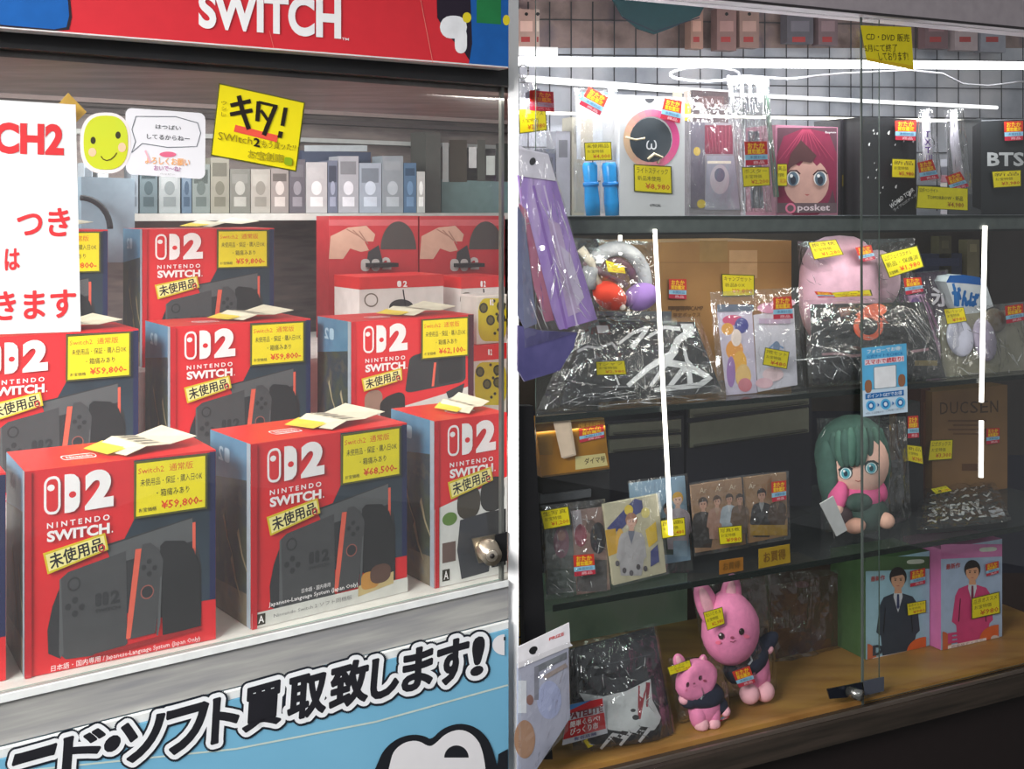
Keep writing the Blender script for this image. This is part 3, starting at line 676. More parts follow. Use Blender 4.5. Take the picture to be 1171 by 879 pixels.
sh.stroke([(150.5, 174.5), (155, 162), (150.8, 148), (155.5, 133), (201, 133.3), (226, 140.5), (229.5, 152), (225, 167.5), (192, 168.5), (162.5, 164), (150.5, 174.5)], 1.0, M(110, 112, 120), 6)
sh.text('はつばい', [(178, 142), (207, 144), (207, 149), (178, 147)], M(70, 70, 76), bold=.02); sh.text('してるからねー', [(168, 153), (217, 156), (217, 161.5), (168, 158.5)], M(70, 70, 76), bold=.02)
sh.ell(192, 176.5, 9.5, 3.2, M(226, 108, 138)); sh.text('よろしくお願い', [(166, 179), (217, 182), (217, 190), (166, 187)], M(240, 176, 120), bold=.035); sh.text('おいで〜ね!', [(176, 189), (206, 190.5), (206, 196), (176, 194.5)], M(190, 130, 170), bold=.03)
sh.stroke([(166, 172), (170, 181), (172, 186)], 2, M(240, 180, 190)); sh.text('ハッピー', [(183, 197.5), (200, 198.5), (200, 200.5), (183, 199.5)], M(150, 150, 150)); t.done()
t = Thing('sale_card', 'tilted yellow handwritten card with bold black letters stuck high on the counter glass', 'sign')
q = [(250.5, 95), (349, 117), (339, 196.5), (241, 178)]; t.slab(LG_, q, .0008, YEDGE, h=.0004); sh = t.sheet(LG_.w, .0006); sh.poly(sub(q, .012, .015, .985, .98), M(238, 220, 18, .5, .02))
k = t.kid('lettering'); sh = k.sheet(LG_.w, .0012); BK = M(34, 24, 16)
Z = lambda x, y: (230 + x / 7.323, 85 + y / 7.325)
def ST(pts, w, m): sh.stroke([Z(*p) for p in pts], w / 7.32, m, 3)
ST([(280, 450), (640, 540)], 58, M(232, 84, 64))
ST([(245, 260), (415, 222)], 34, BK); ST([(242, 335), (430, 300)], 34, BK); ST([(315, 178), (350, 320), (400, 460)], 38, BK)
ST([(482, 225), (470, 392)], 36, BK); ST([(482, 232), (640, 268)], 22, BK); ST([(625, 265), (580, 370), (525, 510)], 38, BK); ST([(500, 300), (560, 385)], 26, BK)
ST([(708, 278), (680, 432)], 34, BK); ST([(668, 478), (656, 530)], 36, BK)
for i, ch in enumerate('ウシレ'): sh.text(ch, [Z(170, 220 + i * 48), Z(212, 224 + i * 48), Z(212, 258 + i * 48), Z(170, 254 + i * 48)], M(150, 130, 20), bold=.0)
sh.text('SWitch', [Z(145, 480), Z(430, 530), Z(425, 585), Z(140, 545)], M(150, 130, 20), bold=.0); sh.text('2', [Z(440, 530), Z(495, 538), Z(492, 610), Z(438, 602)], BK, bold=.03)
sh.text('もう買ッた!?', [Z(510, 550), Z(795, 590), Z(790, 640), Z(505, 612)], M(120, 104, 20), bold=.01)
sh.text('お宝創庫', [Z(395, 628), Z(690, 672), Z(685, 740), Z(390, 700)], M(176, 160, 24), bold=.03); sh.rrect([Z(698, 690), Z(765, 700), Z(762, 765), Z(695, 756)], (.3, .3), M(140, 170, 20)); t.done()
t = Thing('paper_diamond', 'small orange yellow paper corner behind the top of the white poster', 'sticker'); P = LS.plane(.004)
t.slab(P, [(78, 106), (99, 128), (84, 143), (64, 122)], .0008, M(204, 160, 50)); t.done()
# lock on the glass
t = Thing('cylinder_lock', 'silver cylinder lock clamped on the glass at the right end of the counter', 'lock'); P = LS.plane(-.007)
k = t.kid('bracket'); k.slab(P, [(566, 612), (580, 608), (580, 641), (566, 643)], .006, M(30, 30, 32, .4), h=.004); k.slab(P, [(540, 616), (567, 611), (567, 640), (548, 644)], .004, M(150, 142, 128, .35, .05, .8), h=.002)
k = t.kid('cylinder'); c0 = P.w(556, 626); ax = P.n; c1 = c0 + ax * .03 - P.u * .012
k.tube([c0, c0 + (c1 - c0) * .4, c0 + (c1 - c0) * .42, c1], [.0135, .0135, .012, .012], M(186, 174, 156, .28, .05, .9), 24)
r = k.kid('keyhole'); d = (c1 - c0).normalized(); r.tube([c1 + d * .0002, c1 + d * .0012], [.0075, .0065], M(206, 196, 180, .25, .05, .9), 20); r.tube([c1 + d * .0012, c1 + d * .0016], .003, M(40, 36, 34), 10)
t.done()

# ---------------------------------------------------------------- header sign and banner
P = LS.plane(-.0425)
t = Thing('header_sign', 'red sign board with white lettering above the black top rail of the counter', 'sign')
k = t.kid('board'); k.slab(P, [(-60, -60), (581.5, -60), (581.5, 78.5), (-60, 27.5)], .02, M(210, 46, 56, .35, .03), M(214, 214, 214)); sh = k.sheet(P.w)
BLU = M(22, 92, 168, .4); sh.poly([(-60, -60), (76, -60), (82, 20), (79, 34), (60, 35.5), (-60, 25)], M(40, 30, 40)); sh.poly([(-60, -60), (73, -60), (79, 18), (76, 31), (62, 33.5), (-60, 23)], BLU)
sh.poly([(498, -60), (581.5, -60), (581.5, 78), (540, 74), (531, 60), (512, 40), (500, 20)], M(34, 24, 40)); sh.poly([(536, -60), (581.5, -60), (581.5, 77.5), (536, 74), (540, 50)], BLU); sh.poly([(545, -60), (573, -60), (573, 28), (545, 26)], M(30, 120, 66)); sh.rrect(R4(503, 18, 534, 44), (.4, .5), M(236, 236, 238)); sh.rrect(R4(520, 32, 534, 61), (.45, .3), M(236, 236, 238))
sh.ell(534, 20, 5, 6, M(226, 206, 40)); sh.ell(579, 23, 4, 6, M(226, 206, 40))
sh.stroke([(-60, 26.5), (581, 77)], 1.6, M(220, 216, 216), 60); sh.stroke([(308, 35), (313, 55)], .6, M(226, 120, 110)); sh.stroke([(481, 0), (495, 72)], .7, M(226, 130, 120))
k = t.kid('lettering'); sh = k.sheet(P.w, .0012); sh.text('SWITCH', [(227, -10), (390, -2), (390, 45), (227, 32)], M(240, 238, 238, .4, .01), bold=.04, res=6); k = t.kid('trademark'); sh = k.sheet(P.w, .0012); sh.text('TM', [(391, 43), (399, 43.6), (399, 46.5), (391, 45.8)], WPRINT)
t.done()
P = LS.plane(-.0215)
t = Thing('banner', 'light blue banner with bold black outlined lettering along the counter base', 'banner')
k = t.kid('panel'); zt = SHZ - .0525; a = P.w(-80, 600); b = P.w(581.5, 600)
f = [zat(a, .72), zat(b, .72), zat(b, zt), zat(a, zt)]; SKY = ramp_mat('banner_blue', [(.3, (112, 172, 202)), (.7, (124, 184, 214))], 5, .45); k.prism(f, [p + LS.nb * .006 for p in f], SKY); sh = k.sheet(P.w)
sh.stroke([(-60, 890), (270, 856), (430, 825), (581, 783)], 2.0, M(196, 210, 200), 40)
k = t.kid('lettering'); sh = k.sheet(P.w, .0008)
chars = [('ー', (22, 866, 58, 890)), ('ド', (70, 832, 124, 872)), ('・', (114, 836, 146, 866)), ('ソ', (132, 822, 180, 866)), ('フ', (184, 808, 238, 860)), ('ト', (240, 797, 274, 850))]
quads = []
# glyph quads measured along the rising line of the banner
spec = [('ー', 16, 62, 857, 868), ('ド', 72, 118, 838, 878), ('・', 120, 136, 842, 858), ('ソ', 138, 186, 822, 868), ('フ', 190, 236, 808, 858), ('ト', 243, 272, 796, 846), ('買', 279, 321, 783, 831), ('取', 330, 372, 771, 819), ('致', 378, 420, 757, 806), ('し', 425, 455, 751, 796), ('ま', 461, 494, 741, 787), ('す', 500, 534, 732, 780), ('!', 540, 552, 729, 771)]
for rad, m in ((9.5, M(24, 30, 40)), (7.0, M(236, 238, 240, .45, .01)), (1.6, M(30, 30, 36))):
    for ch, x0, x1, y0, y1 in spec:
        sk = (x1 - x0) * .28
        q = [(x0 + 2, y0 + sk * .5), (x1 + 2, y0 - sk * .5), (x1 - 1, y1 - sk * .5), (x0 - 1, y1 + sk * .5)]
        sh.text(ch, q, m, bold=.01, res=3, dil=rad); sh.h -= sh.step
    sh.up(3)
# rounded white shapes with black outlines near the banner's foot
OUT = M(26, 28, 34); WH = M(226, 224, 226, .45, .01)
sh.poly(smooth([(420, 900), (432, 872), (438, 858), (452, 845), (470, 839), (486, 841), (493, 846), (505, 833), (525, 826), (545, 831), (560, 846), (568, 872), (574, 900)]), OUT)
sh.poly(smooth([(440, 900), (446, 872), (450, 858), (463, 848), (478, 846), (491, 854), (498, 850), (510, 838), (527, 833), (542, 840), (552, 855), (558, 900)]), WH)
sh.ell(522, 866, 14, 14, OUT, a0=180, a1=360); sh.poly([(570, 862), (581, 856), (581, 900), (566, 900)], OUT)
sh.ell(577, 737, 14, 12, WH, a0=90, a1=270); sh.stroke([(577, 728), (577, 732)], 2, OUT); t.done()
# ================================================================ RIGHT: glass display case full of hobby goods
def zfront(x, y, s=.02): return RS.plane(s).w(x, y).z
Z1 = zfront(871, 247, .03); Z2 = zfront(885, 453); Z3 = zfront(871, 651.5); Z4 = zfront(871, 827.6, 0.0)
ZT = zfront(1050, 26, 0.0)
BACK = .37
Thing.levels = None
def along(mb, s0, s1, z0, z1, m, x0=593, x1=1260, ms=None, mbk=None):
    def pt(x, s): p = RS.plane(s).w(x, HY); return Vector((p.x, p.y, 0))
    a, b = pt(x0, s0), pt(x1, s0); c, d = a + RS.nb * (s1 - s0), b + RS.nb * (s1 - s0)
    c = pt(x0, s1) if x0 < 650 else c
    mb.prism([zat(p, z) for p, z in ((a, z0), (b, z0), (b, z1), (a, z1))], [zat(p, z) for p, z in ((c, z0), (d, z0), (d, z1), (c, z1))], m, ms, mbk)
T = Thing('display_case', 'tall glass display case with three glass shelves and a wooden floor', 'display case')
WOOD = ramp_mat('case_wood', [(.3, (138, 98, 52)), (.5, (158, 116, 64)), (.75, (172, 130, 62))], 5, .4, (1, 6, 6))
k = T.kid('floor_board'); along(k, .0, BACK, Z4 - .02, Z4, WOOD)
RAIL = ramp_mat('bronze_rail', [(.3, (42, 38, 34)), (.6, (62, 54, 48)), (.8, (50, 42, 42))], 6, .25, (1, 1, 20))
k = T.kid('bottom_rail'); along(k, -.03, -.001, Z4 - .036, Z4 - .006, RAIL); e = k.kid('sliding_track'); along(e, -.022, -.018, Z4 - .0055, Z4 - .001, M(110, 100, 92, .3, .05, .5))
k = T.kid('base'); along(k, -.004, .02, .4, Z4 - .037, M(30, 22, 22))
k = T.kid('top_rail'); along(k, -.02, .03, ZT, ZT + .06, M(168, 158, 162, .35)); e = k.kid('rail_dark_strip'); along(e, -.021, -.0201, ZT + .0005, ZT + .004, M(50, 46, 48))  # thin dark strip along the lower front of the rail
PB = RS.plane(BACK)
k = T.kid('back_panel')
def bp(x0, x1, y0, y1, m):
    k.slab(PB, [(x0, y0), (x1, y0), (x1, y1), (x0, y1)], .01, m)
WALLP = ramp_mat('pale_back', [(.3, (150, 154, 164)), (.5, (186, 188, 196)), (.7, (206, 204, 208))], 9, .5)
bp(594.5, 1180, 250, 55, WALLP); bp(594.5, 1180, 55, -40, ramp_mat('brown_back', [(.3, (104, 84, 80)), (.5, (150, 128, 122)), (.65, (120, 104, 110)), (.8, (170, 140, 110))], 16, .5))
bp(594.5, 1180, 470, 250, ramp_mat('dim_back', [(.3, (50, 44, 42)), (.7, (76, 66, 60))], 9)); bp(594.5, 1180, 655, 470, M(34, 34, 52, .5)); bp(594.5, 786, 900, 655, ramp_mat('green_back', [(.3, (128, 156, 140)), (.55, (160, 186, 168)), (.75, (176, 190, 186))], 9, .35)); bp(786, 1180, 900, 655, M(58, 38, 34, .4))
k = T.kid('side_panel', 'black painted end panel'); PS = RS.plane(.0); k.slab(PS, [(592.6, 464), (610, 464), (632, 868), (604, 868)], .012, M(24, 24, 26, .4)); 
k = T.kid('right_post'); PS = RS.plane(.30); k.slab(PS, [(1131, 262), (1172, 264), (1172, 520), (1134, 520)], .02, M(58, 52, 50, .5))
for z, nm_ in ((Z1, 'top'), (Z2, 'mid'), (Z3, 'low')):
    k = T.kid('glass_shelf'); along(k, .02, BACK - .002, z - .006, z, SHELFGLASS, 612 if z != Z1 else 648)
    e = k.kid('front_edge'); 
    if nm_ == 'top': along(e, .016, .0195, z - .021, z + .0004, M(92, 98, 96, .2, .1), 648); along(e, .014, .0158, z - .024, z - .021, M(34, 36, 36, .3), 648); along(e, .0135, .0155, z - .003, z + .0004, M(40, 48, 46, .3), 648)
    else: along(e, .016, .0195, z - .0065, z + .0005, M(22, 30, 28, .2), 612 if nm_ == 'mid' else 632)
k = T.kid('sliding_door'); gpl = RS.plane(.006)
def pane(k, pl, x0, x1, m):
    a, b = pl.w(x0, 300), pl.w(x1, 300); f = [zat(a, Z4 - .004), zat(b, Z4 - .004), zat(b, ZT), zat(a, ZT)]; k.prism(f, [p + RS.nb * .0025 for p in f], m, M(74, 88, 82, .2), m)
pane(k, gpl, 613, 1006, DOORGLASS)
k = T.kid('sliding_door'); gpr = RS.plane(-.002); pane(k, gpr, 986, 1180, DOORGLASS)
l = k.kid('edge_strip'); l.slab(gpr, [(984.6, -10), (986.0, -10), (988.0, 806), (986.2, 806)], .003, M(84, 92, 88, .2), h=.0004)
# light tube of the case, stand-ins for its reflections, thin glowing strips
LED = emit_mat('led_tube', (1.0, .985, 1.0), 7.5); STRIPGLOW = emit_mat('strip_glow', (1.0, .95, .86), 4.0); REFLGLOW = emit_mat('tube_reflection', (1.0, .985, 1.0), 1.7)
k = T.kid('tube_or_reflection'); P = RS.plane(.035); k.tube([P.w(594, 70), P.w(800, 72), P.w(1172, 75)], .0062, LED, 12)
k = T.kid('tube_or_reflection'); P = RS.plane(.33); k.tube([P.w(602, 90), P.w(835, 107)], .0055, REFLGLOW, 10)  # glowing bar standing in for the front tube's reflection
k = T.kid('tube_or_reflection'); k.tube([P.w(840, 108), P.w(1140, 123)], .0035, REFLGLOW, 10)  # the reflected streak carried on to the right
k = T.kid('glow_strip'); P = RS.plane(.15); k.slab(P, [(593, 127), (1112, 137), (1112, 140), (593, 130)], .003, STRIPGLOW)  # glowing line standing in for a reflection behind the goods
k = T.kid('glow_strip'); P = RS.plane(.012); k.slab(P, [(747.8, 262), (751.2, 262), (769.8, 612), (766, 612)], .003, STRIPGLOW)  # thin upright glowing strip just inside the front glass
k = T.kid('glow_strip'); k.slab(P, [(1125.2, 258), (1129.2, 258), (1125, 460), (1121.4, 460)], .003, STRIPGLOW); k.slab(P, [(1121.2, 481), (1125, 481), (1124.6, 546), (1120.8, 546)], .003, STRIPGLOW)
k = T.kid('glow_strip'); P = RS.plane(.2); k.slab(P, [(708, 254), (711.2, 254), (711.6, 280), (708.4, 280)], .003, STRIPGLOW)
T.done()
t = Thing('door_lock', 'metal ratchet lock joining the two sliding glass doors at the bottom', 'lock'); P = RS.plane(-.004)
k = t.kid('lock_bar'); k.slab(P, [(946, 788), (986, 780), (986, 796), (949, 799)], .005, M(40, 44, 54, .3, .05, .6), h=.003)
k = t.kid('strike_plate', 'pale metal plate on the right door'); k.slab(P, [(987, 779), (1011, 774), (1011, 790), (989, 795)], .004, M(92, 96, 108, .35, .05, .5), h=.002)
k = t.kid('cylinder'); c0 = P.w(970, 790, .003); k.tube([c0, c0 + P.n * .02 + P.u * .006], .0075, M(150, 150, 146, .25, .05, .9), 18)
t.done()
# wire grid in front of the back panel
t = Thing('wire_grid', 'dark wire grid panel hanging in front of the pale back of the top shelf', 'wire grid'); P = RS.plane(BACK - .008); GW = M(62, 62, 66, .4)
for i in range(24): 
    x = 604 + i * 24.6; k = t.kid('wire'); k.tube([P.w(x, 2), P.w(x, 241)], .0011, GW, 5)
for y in (22, 62, 94, 128, 168, 206):
    k = t.kid('wire'); k.tube([P.w(594, y, -.002), P.w(1178, y + 8, -.002)], .0011, GW, 5)
t.done()
t = Thing('pennant', 'dark teal pointed cloth hanging at the top behind the glass', 'pennant'); P = RS.plane(.30)
k = t.kid('cloth'); k.slab(P, [(690, -20), (820, -20), (800, 18), (768, 32), (749, 39), (730, 33), (712, 18)], .004, M(30, 70, 76)); k = t.kid('seam'); k.sheet(P.w).stroke([(712, 20), (749, 36), (800, 20)], 1.2, M(46, 46, 66)); t.done()
top_pk = [(592, 612, 55, (182, 150, 138)), (613, 617, 55, (190, 168, 156)), (790, 804, 56, (168, 130, 116)), (820, 842, 58, (140, 108, 104)), (846, 868, 55, (150, 120, 112)), (900, 930, 50, (96, 92, 100)), (936, 958, 52, (122, 100, 104)), (1058, 1084, 56, (120, 92, 96)), (1092, 1118, 58, (176, 158, 160)), (1122, 1150, 60, (150, 150, 160))]
nmz = ['tan', 'beige strip', 'brown', 'dark brown', 'dusty brown', 'grey', 'mauve grey', 'plum', 'pale pink', 'silver']
for (x0, x1, y1, c), n_ in zip(top_pk, nmz):
    t = Thing('hanging_pack', n_ + ' pack hooked on the wire grid above the top light tube', 'package', 'packs hooked on the wire grid'); P = RS.plane(BACK - .035)
    t.slab(P, [(x0, 10), (x1, 11), (x1, y1), (x0, y1 - 1)], .018, M(*c, .4)); sh = t.sheet(P.w); w = x1 - x0
    sh.rect(x0 + w * .15, 24, x1 - w * .15, 36, M(*[min(230, int(v * 1.25)) for v in c])); sh.rect(x0 + w * .2, 42, x1 - w * .3, 48, M(170, 60, 60)); sh.ell((x0 + x1) / 2, 16, 2, 2, DARK); t.done()
t = Thing('label_strip', 'long white label strip fixed below the grid beside the partition', 'label'); P = RS.plane(.05); t.slab(P, [(593, 53), (638, 54), (638, 64), (593, 63)], .002, M(226, 224, 222)); t.done()

t = Thing('reflection_loop', 'white loops standing in for reflections just below the bright top light tube', 'reflection_loop'); P = RS.plane(.05); WC = M(214, 214, 220, .35)  # solid white loops in place of wavy tube reflections
k = t.kid('loop'); k.tube([P.w(806 + 40 * math.cos(i * .3), 85 + 8 * math.sin(i * .3), .004 * math.sin(i)) for i in range(22)], .0018, WC, 7); k.tube([P.w(846, 86), P.w(900, 90), P.w(960, 84), P.w(1040, 80), P.w(1078, 84), P.w(1101, 96), P.w(1130, 98), P.w(1172, 93)], .0016, WC, 7)
k = t.kid('tie'); k.tube([P.w(846, 84), P.w(846, 89)], .0034, M(90, 90, 96), 8); t.done()  # dark bead where the reflection loops meet

def stand(k, pl, x0, x1, yt, z, t, m, ms=None, h=0):
    """a box standing on level z with its face in plane pl between columns x0 and x1"""
    a, b = pl.w(x0, 300), pl.w(x1, 300); zt = pl.w((x0 + x1) / 2, yt).z
    f = [zat(a, z + .0006), zat(b, z + .0006), zat(b, zt), zat(a, zt)]
    k.prism([p + pl.n * h for p in f], [p - pl.n * t for p in f], m, ms)
INKL = M(90, 76, 16)
def ycard(T, pl, q, a='新品未開封', b='¥1,980', label='yellow price card', c='お宝特価', h0=.003):
    k = T.kid('price_card', label); sh = k.sheet(pl.w, h0); k.prism([pl.w(x, y, h0) for x, y in q], [pl.w(x, y, h0 - .0008) for x, y in q], YEDGE)
    sh.poly(sub(q, .03, .04, .97, .96), M(222, 204, 20, .5, .04))
    sh.text(a, sub(q, .08, .1, .9, .32), INKL, bold=.0, res=1); sh.text(c, sub(q, .1, .4, .7, .58), INKL, bold=.0, res=1); sh.text(b, sub(q, .3, .66, .94, .9), M(190, 96, 20), bold=.015, res=1)
def rtag(T, pl, q, h0=.004): k = T.kid('shop_tag', 'small red, yellow and blue shop tag'); shop_tag(k, pl.w, q, h0)
def standing_man(sh, x, y0, h, suit, hair, skin, shirt, tie=None, arms=True):
    """printed picture of a standing person: y0 top of head, h height of the shown figure"""
    u = h
    sh.poly([(x - u * .2, y0 + u * .42), (x - u * .16, y0 + u * .335), (x - u * .05, y0 + u * .29), (x + u * .05, y0 + u * .29), (x + u * .16, y0 + u * .325), (x + u * .21, y0 + u * .4), (x + u * .24, y0 + u * .7), (x + u * .2, y0 + u * .74), (x + u * .16, y0 + u), (x - u * .17, y0 + u), (x - u * .19, y0 + u * .76), (x - u * .24, y0 + u * .72)], suit)
    sh.poly([(x - u * .045, y0 + u * .27), (x + u * .045, y0 + u * .27), (x + u * .05, y0 + u * .33), (x, y0 + u * .5), (x - u * .05, y0 + u * .33)], shirt)
    if tie: sh.poly([(x - u * .012, y0 + u * .3), (x + u * .012, y0 + u * .3), (x + u * .016, y0 + u * .44), (x, y0 + u * .47), (x - u * .016, y0 + u * .44)], tie)
    sh.poly([(x - u * .035, y0 + u * .2), (x + u * .035, y0 + u * .2), (x + u * .04, y0 + u * .29), (x - u * .04, y0 + u * .29)], skin)
    sh.ell(x, y0 + u * .11, u * .095, u * .11, hair); sh.ell(x, y0 + u * .145, u * .075, u * .1, skin)
    sh.poly([(x - u * .085, y0 + u * .12), (x - u * .07, y0 + u * .04), (x + u * .02, y0 + u * .01), (x + u * .085, y0 + u * .06), (x + u * .085, y0 + u * .12), (x + u * .05, y0 + u * .085), (x - u * .02, y0 + u * .1)], hair)
    dk = M(40, 28, 26)
    for sx in (-1, 1): sh.ell(x + sx * u * .03, y0 + u * .145, u * .011, u * .008, dk, 10); sh.poly([(x + sx * u * .015, y0 + u * .125), (x + sx * u * .048, y0 + u * .12), (x + sx * u * .048, y0 + u * .127), (x + sx * u * .015, y0 + u * .132)], dk)
    sh.poly([(x - u * .022, y0 + u * .205), (x + u * .022, y0 + u * .205), (x, y0 + u * .214)], M(170, 84, 80))
    if arms:
        for sx in (-1, 1): sh.stroke([(x + sx * u * .14, y0 + u * .45), (x + sx * u * .16, y0 + u * .72)], u * .008, M(16, 16, 20)); 

Thing.levels = (Z1, Z2, Z3, Z4); Thing.side = RS
# ---------------------------------------------------------------- top shelf
P = RS.plane(.07)
t = Thing('light_stick_set', 'pair of bright blue plastic sticks bagged on the top shelf', 'toy')
for xc, xw in ((671, 7.6), (693, 7.6)):
    k = t.kid('stick'); top = P.w(xc - 2, 186); bot = P.w(xc + 2, 241); bot.z = Z1 + .001; mpp = P.mpp(680, 210); ax = P.n * .012
    k.tube([bot + ax, bot.lerp(top, .25) + ax, bot.lerp(top, .6) + ax, bot.lerp(top, .93) + ax, top + ax], [xw * mpp * .92, xw * mpp, xw * mpp * .86, xw * mpp, xw * mpp * .8], M(38, 150, 220, .25), 18)
    k2 = k.kid('dark_blue_band'); k2.tube([bot.lerp(top, .55) + ax, bot.lerp(top, .63) + ax], [xw * mpp * 1.04] * 2, M(24, 124, 200, .25), 18)  # slightly darker blue band round the stick
k = t.kid('insert_card'); k.slab(RS.plane(.095), [(659, 108), (708, 108), (706, 182), (660, 182)], .002, M(216, 220, 226)); s_ = k.sheet(RS.plane(.095).w); s_.ell(668, 104 + 6, 7, 5, M(70, 130, 140)); s_.ell(690, 104 + 6, 6, 5, M(70, 130, 140)); s_.rect(664, 135, 678, 180, M(206, 196, 180))
k = t.kid('plastic_bag'); bag(k, P.w, [(656, 100), (706, 102), (704, 244), (656, 243)], .012, seed=3)
ycard(t, RS.plane(.05), [(668, 163), (699, 162), (700, 183), (669, 184)], '未使用品', '¥4,000'); rtag(t, RS.plane(.05), [(673.5, 99), (695.5, 111), (686, 132), (662, 119)]); t.done()

t = Thing('boxed_ring', 'tall white box with a pink ring window on the top shelf', 'boxed item'); P = RS.plane(.05)
k = t.kid('carton'); stand(k, P, 708.5, 783, 110, Z1, .05, ramp_mat('silver_card', [(.3, (198, 198, 200)), (.7, (222, 222, 224))], 4, .4)); sh = k.sheet(P.w)
sh.ell(743, 112.5, 5.5, 5, M(60, 60, 64), a0=0, a1=180)
for i in range(24):                                                    # the ring is printed in colours running round it
    a = i * 15; c = tuple(int(p + (q - p) * (0.5 + .5 * math.cos(math.radians(a + 20)))) for p, q in zip((214, 180, 146), (226, 84, 148)))
    sh.ring(745, 159, 32, 34, 8, M(*c), 4, a, a + 15.3); sh.h -= sh.step
sh.up(); sh.ell(744, 160, 24, 25.5, ramp_mat('disc_dark', [(.3, (58, 66, 74)), (.7, (92, 96, 100))], 14, .3)); sh.text('ω', [(739, 161), (751, 160), (751, 171), (739, 171)], M(220, 220, 224), bold=.0, res=3); sh.text('BTS', [(741, 160), (748, 159.6), (748, 163), (741, 163)], M(200, 200, 204), res=1) if False else None
sh.text('OFFICIAL', [(743, 233), (756, 233), (756, 236.5), (743, 236.5)], M(90, 90, 96), bold=.02, res=1)
k = t.kid('ribbon_tie'); k.tube([P.w(716, 157, .003), P.w(727, 160, .004), P.w(737, 158, .003)], .0016, M(206, 190, 160), 6); k.tube([P.w(741, 182, .003), P.w(748, 176, .005), P.w(757, 180, .003), P.w(752, 186, .003)], .0022, M(214, 200, 170), 6)
ycard(t, P, [(724.5, 187.5), (768, 190), (769, 222), (725, 219)], 'ライトスティック', '¥8,980', c='新品未使用'); rtag(t, P, [(760, 112), (780, 115.5), (777.5, 141), (755, 135)]); t.done()

t = Thing('figure_pack', 'clear pack with a red haired figure and grey backing on the top shelf', 'figure'); P = RS.plane(.13)
k = t.kid('backing'); stand(k, P, 788, 847, 140, Z1, .04, M(150, 144, 150)); sh = k.sheet(P.w)
sh.rect(806, 143, 838, 176, M(124, 44, 66)); 
for i in range(7): sh.stroke([(808 + i * 4.4, 144), (812 + i * 3.6, 174)], 1, M(160, 70, 90))
sh.poly([(808, 178), (840, 178), (848, 240), (806, 240)], M(160, 160, 172)); sh.ell(823, 205, 11, 17, M(190, 180, 186)); sh.ell(823, 200, 6, 8, M(110, 112, 130)); sh.rect(809, 184, 836, 187, M(236, 226, 206)); sh.rect(790, 140, 806, 238, M(110, 104, 116)); sh.ell(797, 173, 4, 5, M(200, 170, 70)); sh.ell(802, 233, 5, 5, M(206, 180, 60))
k = t.kid('plastic_bag'); bag(k, P.w, [(786, 104), (850, 106), (850, 246), (786, 244)], .014, seed=8); t.done()
t = Thing('card_pack', 'dark reddish card pack standing behind the horizontal bright streak', 'package'); P = RS.plane(.22)
stand(t, P, 792, 833, 104, Z1, .02, M(84, 62, 66)); sh = t.sheet(P.w); sh.rect(769, 105, 780, 118, M(206, 200, 180)) ; sh.rect(782, 104, 790, 126, M(196, 180, 170)); sh.rect(782, 118, 790, 138, M(222, 200, 60)); sh.rect(798, 110, 828, 124, M(110, 72, 74)); t.done()
t = Thing('clear_tube_pack', 'tall clear tubes with red tag and yellow card on the top shelf', 'package'); P = RS.plane(.045)
for i, (xa, xb) in enumerate(((838, 850), (851, 857), (860, 866), (869, 874), (876, 879))):
    k = t.kid('tube'); a = P.w(xa - 4, 92); b = P.w(xb, 242); b.z = Z1 + .006; k.tube([a, b], .0042, FILM, 10)
k = t.kid('insert'); k.slab(RS.plane(.052), [(856, 150), (868, 150), (874, 238), (860, 238)], .002, M(120, 124, 140)); k.slab(RS.plane(.052), [(874, 100), (878, 100), (891, 225), (886, 225)], .003, M(96, 120, 104))
k = t.kid('plastic_bag'); bag(k, P.w, [(831, 86), (879, 88), (890, 244), (848, 246)], .012, seed=4, wr=.3); glint_folds(k, P.w, [(832, 90), (878, 90), (889, 240), (849, 242)], 16, 49, .013, .35)
PT = RS.plane(.03); rtag(t, PT, [(851, 162), (877, 161.5), (878, 188), (853, 189)]); ycard(t, PT, [(848, 191), (880, 190.5), (881, 212), (850, 214)], 'ポスター', '¥2,200'); t.done()

t = Thing('figure_box', 'figure box printed with a red haired big eyed face on the top shelf', 'figure box'); P = RS.plane(.06)
k = t.kid('carton'); stand(k, P, 887, 958, 144, Z1, .07, M(176, 120, 140, .35)); sh = k.sheet(P.w)
HR = M(132, 40, 70); HR2 = M(176, 66, 96); FS = M(206, 160, 148)
sh.rect(889, 146, 957, 242, M(92, 58, 70)); sh.ell(921, 200, 33, 52, HR); sh.ell(922, 208, 26, 28, FS)
sh.poly([(890, 240), (888, 180), (896, 156), (920, 146), (948, 152), (957, 176), (956, 235), (950, 206), (944, 180), (934, 190), (924, 178), (914, 190), (906, 186), (898, 206), (896, 236)], HR)
for i in range(9): sh.stroke([(918 + i, 148), (890 + i * 8, 172 + abs(4 - i) * 3)], (1.2, .4), HR2)
sh.poly([(916, 160), (934, 178), (928, 186), (916, 184), (900, 194), (904, 176)], M(84, 50, 52))
EY = M(90, 110, 126)
for ex in (907, 938): sh.ell(ex, 204, 7.5, 8.5, M(236, 232, 230)); sh.ell(ex, 204.5, 6, 8, EY); sh.ell(ex, 206, 3.4, 5, M(40, 46, 60)); sh.ell(ex - 2, 201, 1.8, 2, WHITE); sh.stroke([(ex - 8, 200), (ex - 3, 195), (ex + 4, 195), (ex + 8, 199)], 1.6, M(60, 30, 34))
sh.poly([(920, 222), (926, 222), (923, 224)], M(180, 90, 90)); sh.rect(889, 232, 957, 243, M(104, 84, 90)); sh.ring(904, 238, 6, 6, 2.2, M(226, 120, 150)); sh.text('posket', [(912, 233.5), (949, 233.5), (949, 243), (912, 243)], M(226, 206, 212), bold=.02, res=2)
